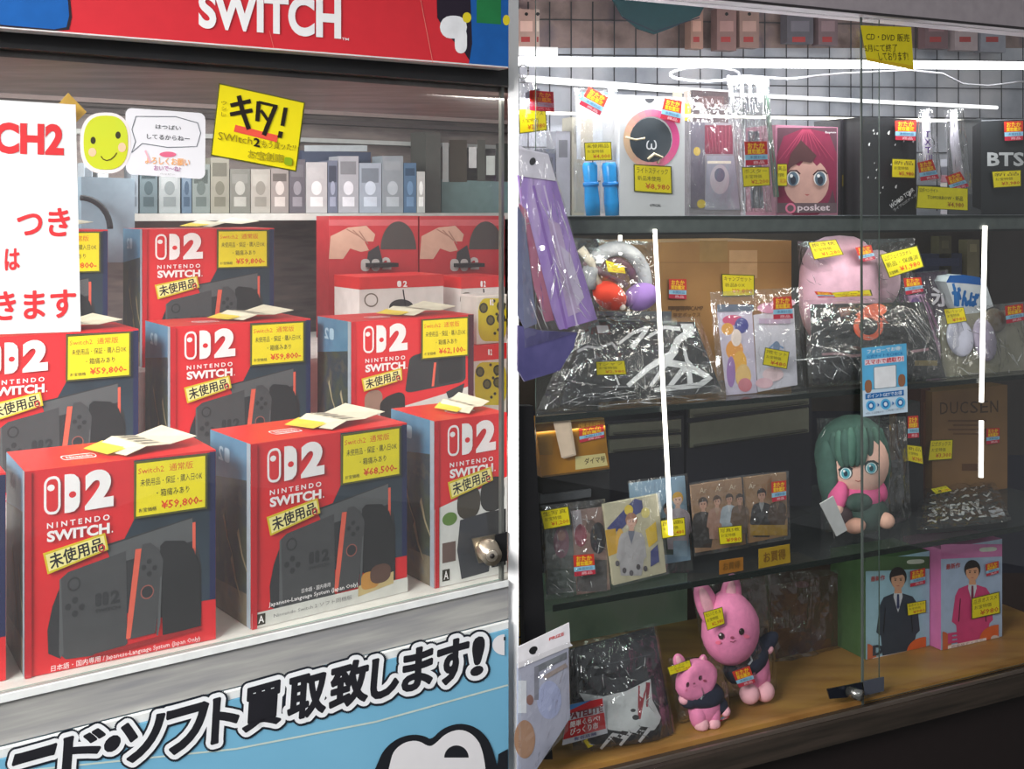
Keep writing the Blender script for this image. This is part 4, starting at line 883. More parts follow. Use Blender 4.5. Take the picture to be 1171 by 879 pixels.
sh.text('Banpresto', [(944, 150), (956, 150), (956, 153), (944, 153)], WHITE, bold=.0, res=1)
ycard(t, P, [(889, 187), (900, 187), (900, 213), (889, 213)], '美品', '¥1,500'); t.done()
t = Thing('narrow_black_box', 'narrow black box with olive foot between the face box and the door edge', 'box'); P = RS.plane(.1); k = t.kid('carton'); stand(k, P, 961, 977, 136, Z1, .06, M(38, 36, 40, .35)); k.sheet(P.w).rect(963, 200, 976, 213, M(110, 96, 24)); t.done()
t = Thing('speckled_box', 'wide black box with white specks on the top shelf', 'box'); P = RS.plane(.06)
k = t.kid('carton'); stand(k, P, 985.5, 1048, 135, Z1, .07, M(34, 34, 36, .32)); sh = k.sheet(P.w); rnd = random.Random(4)
for i in range(26):
    x = rnd.uniform(990, 1044); y = rnd.uniform(142, 238); s_ = rnd.uniform(.8, 2.4); sh.poly([(x, y), (x + s_, y - s_ * .6), (x + s_ * .5, y + s_ * 1.6), (x - s_ * .3, y + s_)], M(226, 226, 224)); sh.h -= sh.step * .6
sh.text('WORLD TOUR', [(1017, 234), (1044, 214), (1046, 218), (1019, 239)], M(214, 214, 214), bold=.02); sh.text('ライブ公式グッズ', [(1021, 239), (1047, 221), (1048, 224), (1023, 242)], M(200, 200, 200), bold=.0)
rtag(t, P, [(1023.5, 138), (1048, 137.5), (1047, 161), (1024, 160)]); ycard(t, P, [(1020, 181), (1047, 182), (1046.5, 204), (1019.5, 203)], '新品', '¥5,980'); t.done()
for i, (x0, x1, x2, x3, yb, lab) in enumerate(((1052, 1064, 1074, 1054, 204, 'pale clear wrapped stick with purple lettering on the top shelf'), (1081, 1099, 1108, 1090, 218, 'pale clear wrapped stick hanging lower on the right of the purple lettered one'))):
    t = Thing('wrapped_stick', lab, 'package', 'wrapped sticks on the top shelf'); P = RS.plane(.045)
    k = t.kid('stick'); k.tube([P.w((x0 + x1) / 2, 128), P.w((x0 + x1) / 2 + 2, 165), P.w((x2 + x3) / 2, yb)], [.0045, .007, .008], M(206, 202, 214, .4), 12)
    if i == 0:
        sh = t.kid('lettering').sheet(RS.plane(.036).w); 
        for j, c_ in enumerate('TXT川H'): sh.text(c_, [(1057 + j * .5, 150 + j * 9), (1064 + j * .5, 150 + j * 9), (1064 + j * .5, 157 + j * 9), (1057 + j * .5, 157 + j * 9)], M(120, 80, 170), bold=.02)
    k = t.kid('plastic_bag'); bag(k, P.w, [(x0 - 2, 126), (x1 + 3, 124), (x2 + 4, yb + 4), (x3 - 4, yb + 2)], .010, seed=20 + i, wr=.3)
    P = RS.plane(.028)
    rtag(t, P, [(1049, 186), (1066, 182), (1074, 204), (1053, 207)] if i == 0 else [(1081, 202), (1098, 196), (1108, 213), (1088, 219)]); t.done()
t = Thing('counter_card', 'wide yellow price card standing on the top shelf under the wrapped sticks', 'price card'); P = RS.plane(.024)
q = [(1050, 212), (1107, 215), (1107, 241), (1048, 238)]; t.slab(P, q, .0012, YEDGE); t.sheet(P.w).poly(sub(q, .01, .03, .99, .97), M(232, 218, 28)); sh = t.kid('lettering').sheet(P.w, .0008); sh.text('公式ペンライト', sub(q, .03, .1, .4, .28), INK, res=1); sh.text('TOMORROW・新品', sub(q, .2, .38, .9, .58), INK, res=1); sh.text('¥4,980', sub(q, .6, .65, .92, .9), M(170, 110, 20), res=1); t.done()
t = Thing('black_goods_box', 'black box lettered BT at the right end of the top shelf', 'box'); P = RS.plane(.07)
k = t.kid('carton'); stand(k, P, 1122, 1200, 137, Z1, .07, M(40, 42, 44, .35)); sh = k.sheet(P.w); sh.text('BTS', [(1129, 174), (1171, 174), (1171, 190), (1129, 190)], M(176, 178, 178), bold=.03, res=2); sh.stroke([(1122, 138), (1180, 136)], 1, M(110, 112, 116)); sh.poly([(1112, 145), (1122, 138), (1122, 240), (1112, 236)], M(30, 30, 32))
ycard(t, P, [(1134, 196), (1168, 194), (1168, 213), (1136, 215)], '新品', '¥3,980'); rtag(t, P, [(1148, 139), (1170, 138), (1170, 160), (1149, 161)]); t.done()
t = Thing('book_stack', 'stack of thin striped cases behind the wrapped sticks', 'cases'); P = RS.plane(.25)
for i in range(7):
    k = t.kid('case'); a, b = P.w(1100, 240 - i * 14), P.w(1121, 240 - i * 14); z = Z1 + .001 + i * .0145; k.prism([zat(a, z), zat(b, z), zat(b, z + .0135), zat(a, z + .0135)], [zat(p, zz) + RS.nb * .05 for p, zz in ((a, z), (b, z), (b, z + .0135), (a, z + .0135))], M(*[(196, 190, 196), (150, 70, 80), (90, 86, 96), (206, 200, 190), (170, 120, 130), (110, 110, 120), (196, 196, 206)][i]))
t.done()
# bundle hanging at the very left of the top shelf
t = Thing('hanging_goods', 'crumpled white hanging packages with red tag beside the partition', 'package'); P = RS.plane(.03)
k = t.kid('plastic_bag'); bag(k, P.w, [(594, 84), (612, 90), (636, 176), (594, 172)], .014, FOGFILM, seed=31, wr=.35)
k = t.kid('hook_loop'); k.tube([P.w(598 + 6 * math.cos(a), 82 + 8 * math.sin(a), .012) for a in [j * .5 for j in range(13)]], .0012, M(214, 214, 214), 6)
k = t.kid('card'); k.slab(P, [(601, 106), (612, 102), (612, 118), (601, 120)], .002, M(108, 108, 124), h=.014)
rtag(t, P, [(606, 103), (633, 105), (634, 128), (606, 126)], .018); ycard(t, P, [(593.5, 125), (624, 123), (626, 149), (594, 153)], '公式グッズ', '¥2,980', h0=.0165); t.done()
t = Thing('boxed_goods', 'pale cream and grey packs standing behind the blue sticks', 'package'); P = RS.plane(.2)
for (x0, x1, yt, c) in ((636, 652, 150, (176, 176, 186)), (654, 668, 134, (186, 180, 164)), (622, 635, 170, (110, 112, 130))):
    k = t.kid('pack'); stand(k, P, x0, x1, yt, Z1, .03, M(*c)); k.sheet(P.w).rect(x0 + 3, yt + 10, x1 - 3, yt + 30, M(*[int(v * .75) for v in c]))
t.done()

# ---------------------------------------------------------------- hanging packages at the left, in front of the case
PH = RS.plane(-.03)
t = Thing('hanging_bag', 'long lilac package hanging in front of the left end of the case', 'package')
k = t.kid('contents'); PU = ramp_mat('lilac_cloth', [(.25, (120, 92, 160)), (.5, (158, 130, 196)), (.7, (186, 168, 206)), (.85, (146, 110, 176))], 10, .5, (3, 3, .6)); k.grid = None
k.slab(PH, [(593, 200), (636, 206), (683, 365), (641, 377), (605, 300)], .004, PU); sh = k.sheet(PH.w)
sh.poly([(593, 232), (602, 240), (634, 366), (624, 368), (611, 330)], M(156, 92, 116)); sh.poly([(626, 250), (640, 256), (664, 356), (650, 362)], M(176, 156, 190)); sh.poly([(640, 280), (652, 290), (668, 340), (660, 350)], M(190, 180, 204)); sh.stroke([(610, 212), (648, 376)], 3, M(136, 100, 176)); sh.stroke([(622, 212), (660, 372)], 2, M(200, 186, 216))
k.slab(PH, [(593, 372), (620, 378), (660, 380), (656, 398), (640, 424), (600, 436), (593, 424)], .004, ramp_mat('violet_fold', [(.3, (58, 56, 96)), (.7, (88, 84, 128))], 18, .4)); k.slab(PH, [(592.5, 236), (600, 250), (614, 370), (600, 376), (592.5, 360)], .003, M(96, 100, 126), h=.001)
k = t.kid('header_card', 'white header with a hang hole'); k.slab(PH, [(592.5, 166), (601, 170), (627, 176), (636, 207), (593, 201)], .002, M(206, 204, 214), h=.002); s_ = k.sheet(PH.w, .0024); s_.ell(609, 184.5, 3.4, 4.6, M(30, 30, 34), rot=.4)
k = t.kid('plastic_bag'); bag(k, PH.w, [(592.5, 170), (630, 178), (686, 372), (600, 398)], .012, FILM, seed=11, wr=.35); glint_folds(k, PH.w, [(596, 205), (634, 205), (680, 366), (604, 390)], 22, 51, .012, .3); t.done()
t = Thing('blister_pack', 'white header package hanging at the lower left corner beside the case', 'package'); PH2 = RS.plane(-.035)
k = t.kid('backing'); k.slab(PH2, [(592.5, 760), (650, 735), (652, 820), (645, 832), (600, 900), (592.5, 905)], .004, ramp_mat('pack_grey', [(.3, (128, 132, 150)), (.6, (164, 166, 182)), (.8, (146, 126, 116))], 8, .4)); sh = k.sheet(PH2.w)
sh.rect(592.5, 778, 602, 815, M(196, 200, 206)); sh.ell(628, 800, 14, 22, M(150, 158, 190)); sh.ell(600, 845, 12, 22, M(150, 116, 92)); sh.ell(606, 800, 4, 6, M(120, 84, 76)); sh.poly([(612, 762), (648, 745), (648, 753), (612, 770)], M(96, 100, 106)); sh.rect(611, 762, 616, 800, M(110, 112, 124)); sh.stroke([(622, 775), (648, 760)], 5, M(140, 128, 124))
k = t.kid('header_card', 'white header with a hang hole'); k.slab(PH2, [(592.5, 740), (651, 712), (652, 735), (655, 738), (592.5, 764)], .003, M(204, 202, 206), h=.001); s_ = k.sheet(PH2.w, .0014); s_.ell(610, 742.5, 5, 3.4, M(24, 24, 26), rot=-.5); s_.ell(609, 744.5, 4, 3.6, M(24, 24, 26)); s_.text('PRIZE', [(628, 729), (645, 722.5), (645, 726), (628, 732.5)], M(190, 60, 60), bold=.02)
k = t.kid('plastic_bag'); bag(k, PH2.w, [(592.5, 758), (652, 733), (650, 835), (592.5, 900)], .01, FILM, seed=12); t.done()
t = Thing('yellow_shelf_upright', 'slim yellow shelf upright seen beside the black end panel', 'shelf'); P = RS.plane(.012 + .004); k = t.kid('upright'); k.slab(P, [(592.6, 590), (596, 590), (606, 750), (600, 900), (592.6, 900)], .02, M(168, 128, 24)); s_ = k.sheet(P.w)
for y in (650, 690, 725): s_.stroke([(592.6, y + 4), (603, y)], 1.4, M(60, 44, 16))
t.done()

# ---------------------------------------------------------------- second shelf
P = RS.on(705, 366, Z2 + .05)
P = RS.plane(.10)
t = Thing('headband_pack', 'bagged grey headband with a red and a lilac plush ball', 'headband'); 
k = t.kid('support_card'); k.slab(RS.plane(.13), [(684, 356), (768, 356), (768, 376), (684, 376)], .004, M(96, 100, 106))
k = t.kid('headband'); pts = [P.w(705 + 32 * math.cos(a), 322 - 38 * math.sin(a), .02) for a in [i * math.pi / 14 for i in range(-1, 16)]]; k.tube(pts, .0105, ramp_mat('grey_plush', [(.3, (132, 136, 142)), (.7, (176, 178, 182))], 60, .8), 12)
k = t.kid('inner_band'); k.tube([P.w(702 + 24 * math.cos(a), 326 - 28 * math.sin(a), .016) for a in [i * math.pi / 10 for i in range(11)]], .006, M(96, 62, 70), 10)
k = t.kid('plush_ball', 'red plush ball'); k.blob(P, 697, 338, 19, 13, 13, M(226, 68, 44, .8), 18, -.5); k.blob(P, 712, 351, 3, 3, 3, M(230, 220, 210), 26)
k = t.kid('plush_ball', 'lilac plush ball'); k.blob(P, 733, 339, 18, 13, 13, M(150, 116, 186, .8), 18, .3)
k = t.kid('cord'); k.tube([P.w(664, 284, .02), P.w(676, 300, .026), P.w(680, 318, .02), P.w(690, 332, .03)], .006, M(184, 176, 160), 8); k.tube([P.w(668, 300, .02), P.w(700, 318, .028), P.w(716, 326, .02)], .004, M(120, 92, 100), 8)
k = t.kid('plastic_bag'); bag(k, P.w, [(655, 272), (752, 276), (756, 364), (662, 366)], .04, seed=13, wr=.25); glint_folds(k, P.w, [(658, 275), (750, 278), (754, 362), (664, 364)], 22, 47, .034, .2)
ycard(t, RS.plane(.06), [(692, 297), (714, 304), (716, 313), (695, 311)], '未使用', '¥1,980', h0=.001); t.done()
t = Thing('cardboard_box', 'brown cardboard box with price card standing at the back of the second shelf', 'cardboard box'); P = RS.plane(.17); CARD = ramp_mat('cardboard', [(.3, (146, 106, 62)), (.6, (168, 124, 74)), (.8, (150, 112, 60))], 7, .6)
k = t.kid('carton'); stand(k, P, 751, 905, 276, Z2, .17, CARD); sh = k.sheet(P.w)
sh.rect(834, 286, 866, 318, M(186, 146, 104)); sh.rect(800, 275, 832, 300, M(150, 116, 66)); sh.rect(764, 350, 790, 354, M(96, 66, 36)); sh.text('声優芸人 CAMP', [(767, 350), (804, 349), (804, 355), (767, 356)], M(84, 56, 30), bold=.03); sh.text('限定ボックス', [(770, 358), (801, 357), (801, 362), (770, 363)], M(84, 56, 30), bold=.02); sh.stroke([(751, 300), (905, 300)], .8, M(130, 92, 52))
ycard(t, P, [(825, 313), (863, 314.5), (863, 338), (826, 339)], 'キャンプセット', '¥9,800', c='新品BOX'); rtag(t, P, [(765, 319), (785, 319), (785, 342), (765, 341)]); t.done()
# t-shirt in a bag with white rib print
P = RS.on(720, 463, Z2, lean=.5)
def domed(pl, q, bulge):
    """surface of a soft folded pack: rounded rise over the quad q"""
    cx = sum(p[0] for p in q) / 4; cy = sum(p[1] for p in q) / 4; rx = max(abs(p[0] - cx) for p in q); ry = max(abs(p[1] - cy) for p in q)
    def fn(x, y, h):
        a = min(1, abs((x - cx) / rx)); b = min(1, abs((y - cy) / ry)); e = (1 - a ** 4) * (1 - b ** 4)
        return pl.w(x, y, h + bulge * max(0, e))
    return fn
def soft_pack(k, pl, q, bulge, m, nx=14, ny=12, back=.004):
    fn = domed(pl, q, bulge); vs = [fn(*Q(q, i / nx, j / ny), 0) for j in range(ny + 1) for i in range(nx + 1)]
    fs = [[j * (nx + 1) + i, j * (nx + 1) + i + 1, (j + 1) * (nx + 1) + i + 1, (j + 1) * (nx + 1) + i] for j in range(ny) for i in range(nx)]
    k.add(vs, fs, m, True); k.prism([pl.w(x, y, 0) for x, y in q], [pl.w(x, y, -back) for x, y in q], m)
    return fn
SHIRT = M(44, 44, 46, .8, .15, scale=30, bump=.4); PRW = M(214, 214, 216, .7)
t = Thing('shirt_pack', 'bagged black shirt with white rib print at the front of the second shelf', 'shirt'); q = [(672, 366), (794, 368), (826, 448), (640, 464)]
k = t.kid('shirt'); fn = soft_pack(k, P, q, .016, SHIRT); sh = k.sheet(fn, .0008)
sh.stroke([(718, 441), (742, 420), (768, 404), (776, 388), (792, 378)], (5, 9), PRW); sh.stroke([(760, 414), (786, 418), (812, 432), (800, 440), (748, 446)], (8, 5), PRW); sh.stroke([(744, 442), (756, 424), (774, 400)], (4, 6), PRW); sh.stroke([(764, 444), (780, 424), (790, 414)], (5, 7), PRW); sh.stroke([(790, 444), (788, 424), (782, 396)], (7, 3), PRW); sh.stroke([(706, 394), (724, 380), (742, 374), (722, 398)], (3, 6), PRW); sh.stroke([(740, 386), (760, 374), (778, 376)], (3, 5), PRW); sh.stroke([(708, 440), (700, 420)], (2, 1), PRW)
sh.poly([(682, 372), (695, 372), (697, 380), (684, 381)], M(190, 190, 194)); sh.poly([(778, 370), (792, 370), (796, 379), (782, 380)], M(200, 200, 202)); sh.stroke([(660, 402), (672, 396), (684, 398), (700, 392), (706, 400)], 3, M(150, 150, 152)); sh.stroke([(706, 372), (710, 440)], 1.2, M(24, 24, 26))
k = t.kid('plastic_bag'); bag(k, domed(P, [(640, 358), (800, 360), (832, 456), (612, 478)], .018), [(662, 360), (800, 362), (832, 454), (612, 474)], .010, seed=14, wr=.5, nx=22, ny=20, back=False)
PF = RS.on(705, 440, Z2 + .03); glint_folds(k, domed(P, [(640, 358), (800, 360), (832, 456), (612, 478)], .018), [(628, 440), (826, 436), (832, 456), (614, 472)], 46, 41, .004, .3); glint_folds(k, domed(P, [(640, 358), (800, 360), (832, 456), (612, 478)], .018), [(662, 360), (800, 362), (832, 450), (620, 466)], 26, 42, .012, .2)
ycard(t, PF, [(681, 413.5), (714.5, 412), (717, 428), (682, 429)], 'Tシャツ', '¥2,980', h0=.004); t.done()
t = Thing('card_sleeve_pack', 'clear bag of colourful picture cards leaning on the second shelf', 'cards'); P = RS.on(862, 450, Z2, lean=.25)
k = t.kid('picture_card'); k.slab(P, [(821, 356), (860, 355), (866, 450), (832, 452)], .003, M(196, 186, 206)); sh = k.sheet(P.w)
for (x, y, rx, ry, c) in ((838, 366, 12, 6, (206, 80, 120)), (832, 376, 7, 7, (226, 160, 60)), (848, 372, 8, 9, (70, 70, 140)), (840, 400, 10, 12, (224, 150, 60)), (846, 415, 8, 14, (230, 170, 60)), (850, 430, 9, 14, (220, 180, 110)), (836, 425, 5, 18, (150, 110, 170)), (852, 440, 8, 8, (200, 120, 130)), (842, 386, 6, 10, (240, 220, 210))): sh.ell(x, y, rx, ry, M(*c), 14)
sh.rect(820, 348, 862, 356, M(90, 100, 120)); 
k = t.kid('picture_card', 'pale card with pink flowers'); k.slab(P, [(862, 360), (908, 352), (912, 440), (867, 448)], .003, M(206, 202, 214), h=.0015); sh = k.sheet(P.w, .002)
sh.ell(880, 352, 14, 6, M(220, 160, 190)); sh.ell(896, 346, 14, 5, M(226, 190, 210)); sh.ell(884, 428, 12, 8, M(230, 200, 205)); sh.ell(874, 438, 10, 6, M(222, 180, 190)); sh.stroke([(874, 404), (886, 392), (896, 398)], 2, M(120, 150, 190)); sh.ell(888, 396, 4, 6, M(110, 130, 160)); sh.rect(868, 364, 904, 370, M(190, 170, 196))
k = t.kid('plastic_bag'); bag(k, P.w, [(812, 334), (918, 328), (922, 444), (822, 456)], .012, seed=15, wr=.3)
PF = RS.plane(.045); rtag(t, RS.plane(.055), [(884, 340), (905, 338.5), (907, 364), (884.5, 365)], .003); ycard(t, PF, [(875, 397), (903, 402), (900, 422), (872, 417)], '7枚セット', '¥480', h0=.003); t.done()
t = Thing('pink_plush_pack', 'pale pink plush in a clear bag at the back of the second shelf', 'plush'); P = RS.plane(.16)
k = t.kid('plush'); k.blob(P, 960, 332, 40, 48, 22, M(220, 176, 196, .85, .1), 14, shape=lambda x, y, z: (math.copysign(abs(x) ** .7, x), y, math.copysign(abs(z) ** .75, z))); k.blob(P, 1003, 320, 22, 26, 16, M(206, 176, 190, .85), 10)
k = t.kid('plastic_bag'); bag(k, P.w, [(912, 276), (1046, 272), (1040, 352), (916, 352)], .05, seed=16, wr=.25); glint_folds(k, P.w, [(914, 278), (1044, 274), (1038, 350), (918, 350)], 20, 48, .05, .2)
ycard(t, RS.plane(.085), [(924, 277), (956, 273.5), (965, 291), (931, 297)], '抱き枕', '¥1,280'); ycard(t, RS.plane(.085), [(932, 336), (996, 331), (998, 338), (950, 340)], 'セット', '¥980', label='narrow yellow price card'); rtag(t, RS.plane(.09), [(978, 283), (996, 280), (1001, 296), (984, 300)]); rtag(t, RS.plane(.085), [(931, 333), (950, 334), (956, 340), (936, 340)]); 
k = t.kid('price_card', 'large tilted yellow price card'); q = [(1006, 291), (1049, 280.5), (1057, 305), (1017, 318)]; PF = RS.plane(.08); price_card(k, PF.w, q, [('公式フェイスタオル', .06, .8, INK), ('新品・保護済', .06, .93, INK)], '¥1,980', col=M(214, 204, 20))
t.done()
t = Thing('orange_print_shirt', 'bagged black shirt with a round orange print behind the blue poster', 'shirt'); P = RS.on(990, 441, Z2, lean=.42); q = [(926, 348), (1056, 345), (1082, 432), (930, 440)]
k = t.kid('shirt'); fn = soft_pack(k, P, q, .016, SHIRT); sh = k.sheet(fn, .0008); OR = M(220, 96, 64, .7)
sh.ring(993, 373, 17, 16, 6, OR, 24); sh.ell(1002, 354, 12, 7, OR); sh.poly([(978, 360), (992, 349), (1006, 356), (1016, 370), (1008, 366)], OR); sh.ell(994, 373, 7, 6, M(40, 36, 36)); sh.poly([(958, 352), (974, 350), (972, 360), (962, 362)], M(110, 72, 58)); sh.stroke([(940, 405), (958, 404), (975, 407), (1000, 404)], 3, M(126, 96, 100)); sh.stroke([(1042, 402), (1062, 399)], 3, M(150, 110, 120)); sh.rect(1046, 412, 1072, 418, M(120, 104, 60))
k = t.kid('plastic_bag'); bag(k, domed(P, [(918, 342), (1060, 340), (1084, 436), (924, 444)], .018), [(919, 343), (1064, 339), (1084, 434), (925, 443)], .010, seed=17, wr=.55, nx=22, ny=20, back=False)
k = t.kid('bag_glint'); fz = domed(P, q, .024);  # pale ridges standing in for glints on this bag
for (a, b, w) in (((1030, 352), (1060, 392), 1.2), ((1036, 350), (1070, 392), .9), ((1042, 352), (1074, 388), 1.0), ((1024, 356), (1048, 396), .8), ((965, 370), (1050, 364), 1.0), ((908, 412), (968, 407), 1.4), ((930, 372), (950, 352), 1.2)): k.tube([fz(a[0], a[1], .004), fz((a[0] + b[0]) / 2, (a[1] + b[1]) / 2, .005), fz(b[0], b[1], .004)], .0007 * w, GLINT, 5)
glint_folds(k, fz, [(922, 345), (1060, 341), (1080, 430), (928, 438)], 34, 43, .006, .2)
t.done()
t = Thing('towel_roll', 'purple and pink towel strip with white character print, wrapped, on the second shelf', 'towel'); P = RS.on(1080, 405, Z2 + .02, lean=.2)
k = t.kid('towel'); k.slab(P, [(1038, 338), (1054, 336), (1082, 412), (1068, 416), (1044, 360)], .008, M(196, 150, 190)); k.slab(P, [(1048, 312), (1082, 310), (1092, 350), (1076, 392), (1060, 366)], .008, M(58, 42, 62), h=-.001); sh = k.sheet(P.w)
sh.ell(1047, 346, 5, 6, M(120, 80, 150)); sh.ell(1056, 364, 6, 6, M(130, 90, 160)); sh.stroke([(1056, 336), (1078, 388)], 2.4, M(140, 84, 130)); sh.stroke([(1052, 338), (1072, 386)], 1.4, M(90, 50, 90)); sh.text('氷', [(1064, 327), (1090, 330), (1092, 350), (1066, 350)], M(220, 214, 224), bold=.04)
k = t.kid('plastic_bag'); bag(k, P.w, [(1036, 312), (1084, 308), (1096, 400), (1066, 418)], .008, seed=18)
rtag(t, RS.plane(.07), [(1033, 318), (1053, 317), (1056, 333), (1036, 337)]); t.done()
t = Thing('blue_towel', 'rolled white towel with blue lettering beside the right glowing strip', 'towel'); P = RS.plane(.14)
k = t.kid('towel'); k.slab(P, [(1082, 322), (1086, 316), (1100, 314), (1120, 317), (1129, 328), (1136, 350), (1100, 366), (1092, 352)], .04, M(206, 212, 218, .8)); sh = k.sheet(P.w)
sh.poly([(1082, 323), (1086, 315), (1101, 314), (1121, 317), (1122, 326), (1104, 324), (1088, 323)], M(28, 92, 168)); sh.text('がんば', [(1088, 326), (1120, 336), (1116, 350), (1092, 350)], M(30, 100, 170), bold=.06); sh.stroke([(1090, 324), (1096, 350)], 3, M(40, 110, 180)); t.done()
t = Thing('badge_pack', 'clear bag of round tin badges at the right end of the second shelf', 'badges'); P = RS.on(1120, 428, Z2, lean=.2)
k = t.kid('backing'); k.slab(P, [(1076, 362), (1170, 352), (1172, 424), (1078, 434)], .003, ramp_mat('badge_back', [(.3, (120, 116, 96)), (.7, (160, 156, 140))], 14)); 
for (x, y, rx, ry, c) in ((1098, 386, 15, 16, (182, 182, 200)), (1126, 388, 13, 18, (150, 140, 160))):
    k = t.kid('badge'); k.blob(P, x, y, rx, ry, 4, M(*c, .25), 4)
    sh = k.sheet(P.w, .0095)
    if x > 1110: sh.ell(x + 1, y - 2, 8, 12, M(76, 70, 104)); sh.ell(x - 2, y + 4, 5, 8, M(200, 160, 170))
k = t.kid('loose_badge'); k.blob(P, 1138, 366, 12, 10, 3, M(96, 84, 70, .3), 4)
k = t.kid('plastic_bag'); bag(k, P.w, [(1070, 355), (1176, 344), (1178, 430), (1074, 440)], .014, seed=19, wr=.35); glint_folds(k, P.w, [(1072, 360), (1174, 348), (1176, 428), (1076, 436)], 22, 50, .013, .3)
PF = RS.plane(.05); ycard(t, PF, [(1079, 353), (1102, 351), (1106, 367), (1083, 371)], '缶バッジ', '¥980'); rtag(t, PF, [(1149, 350), (1170, 347), (1171, 366), (1151, 370)]); t.done()
t = Thing('blurred_goods', 'dim navy packs stacked behind the tilted yellow card', 'package'); P = RS.plane(.3)
for (x0, x1, yt, yb, c) in ((1056, 1100, 290, 440, (44, 46, 70)), (1074, 1088, 270, 440, (84, 76, 56)), (1106, 1120, 274, 440, (120, 110, 84))): k = t.kid('pack'); stand(k, P, x0, x1, yt, Z2, .02, M(*c)); k.sheet(P.w).rect(x0 + 3, yt + 5, x1 - 3, yt + 14, M(*[int(v * 1.2) for v in c]))
t.done()

# ---------------------------------------------------------------- poster and notes on the doors
P = RS.plane(-.0034)
t = Thing('notice_poster', 'small blue notice with a blank white square stuck on the case glass', 'poster'); q = [(985.5, 398), (1036.5, 392.5), (1038, 471), (987, 476.5)]
t.slab(P, q, .0006, M(206, 226, 240, .5, .02), h=.0004); k = t.kid('print'); sh = k.sheet(P.w, .0006); LB_ = M(96, 182, 226); DB = M(28, 108, 176)
sh.poly(sub(q, 0, 0, 1, .62), LB_); sh.text('フォローでお得!', sub(q, .12, .03, .88, .09), WHITE, bold=.02); sh.text('公式サイトをCHECK', sub(q, .1, .11, .92, .16), DB, bold=.02); sh.poly(sub(q, .06, .175, .94, .255), M(240, 220, 226)); sh.text('スマホで読取り!', sub(q, .08, .18, .92, .25), M(200, 44, 66), bold=.04)
sh.rrect(sub(q, .25, .29, .77, .62), (.06, .06), M(120, 150, 170)); sh.rrect(sub(q, .27, .30, .75, .61), (.05, .05), M(236, 238, 240))
sh.rrect(sub(q, .05, .47, .21, .66), (.4, .4), M(150, 104, 76)); sh.rrect(sub(q, .80, .44, .96, .62), (.4, .4), M(150, 104, 76))
sh.poly(sub(q, .06, .67, .92, .75), DB); sh.text('ポイントGETでお得', sub(q, .1, .68, .88, .74), M(226, 236, 244), bold=.02)
for i in range(3): c = Q(q, .18 + i * .33, .85); sh.ell(c[0], c[1], 5.6, 6.2, LB_); sh.ell(c[0], c[1], 3.6, 4.2, DB); sh.ell(c[0], c[1], 2, 2.4, M(226, 236, 244))
for i in range(2): sh.poly([Q(q, .33 + i * .33, .82), Q(q, .37 + i * .33, .85), Q(q, .33 + i * .33, .88)], DB)
sh.text('※詳しくは店員まで', sub(q, .06, .94, .46, .97), M(90, 110, 130), bold=0, res=1); sh.text('ご利用ください', sub(q, .52, .93, .92, .96), M(90, 110, 130), bold=0, res=1); t.done()
t = Thing('door_note', 'yellow handwritten note stuck at the top of the right glass door', 'sign'); q = [(984, 29), (1042, 31), (1045, 80), (991, 69)]
t.slab(P, q, .0006, M(226, 208, 24, .5, .03), h=.0006); k = t.kid('lettering'); sh = k.sheet(P.w, .001); IK = M(70, 58, 20)
sh.text('CD・DVD 販売', [(991, 37), (1040, 39), (1040, 48), (990, 46)], IK, bold=.01); sh.text('5月にて終了', [(988, 51), (1026, 50), (1026, 59), (989, 59)], IK, bold=.01); sh.text('しております!', [(1004, 60), (1038, 59), (1039, 69), (1006, 69)], IK, bold=.01); sh.poly([(991, 66), (1044, 75), (1045, 80), (992, 69.5)], M(214, 178, 20)); t.done()

# ---------------------------------------------------------------- third shelf
t = Thing('amber_case', 'amber boxed item with a white tag leaning at the left of the third shelf', 'boxed item'); P = RS.plane(.03)
k = t.kid('carton'); AMB = ramp_mat('amber_print', [(.3, (110, 74, 14)), (.6, (160, 108, 20)), (.8, (140, 92, 26))], 12, .35); k.slab(P, [(612, 484), (691, 478), (697, 536), (620, 546)], .05, AMB); sh = k.sheet(P.w)
sh.poly([(658, 522), (692, 518), (695, 532), (658, 537)], M(190, 176, 120)); sh.text('ダイマ号', [(668, 524), (692, 521), (692, 528), (669, 531)], M(60, 44, 20), bold=.02); sh.stroke([(612, 484.5), (691, 478.5)], 1.2, M(206, 180, 120)); sh.stroke([(620, 545), (697, 535)], 2, M(96, 66, 16)); sh.rect(617, 496, 632, 520, M(130, 92, 24)); sh.text('復刻版', [(661, 484), (686, 481), (686, 490), (661, 492)], M(190, 140, 40), bold=.02)
k = t.kid('white_tag'); k.slab(P, [(632.5, 482), (649.5, 479), (656, 519), (642, 523)], .001, M(214, 190, 166), h=.008)
k = t.kid('shop_tag'); shop_tag(k, P.w, [(662, 490), (690, 485), (691, 500), (663, 506)], .002); t.done()
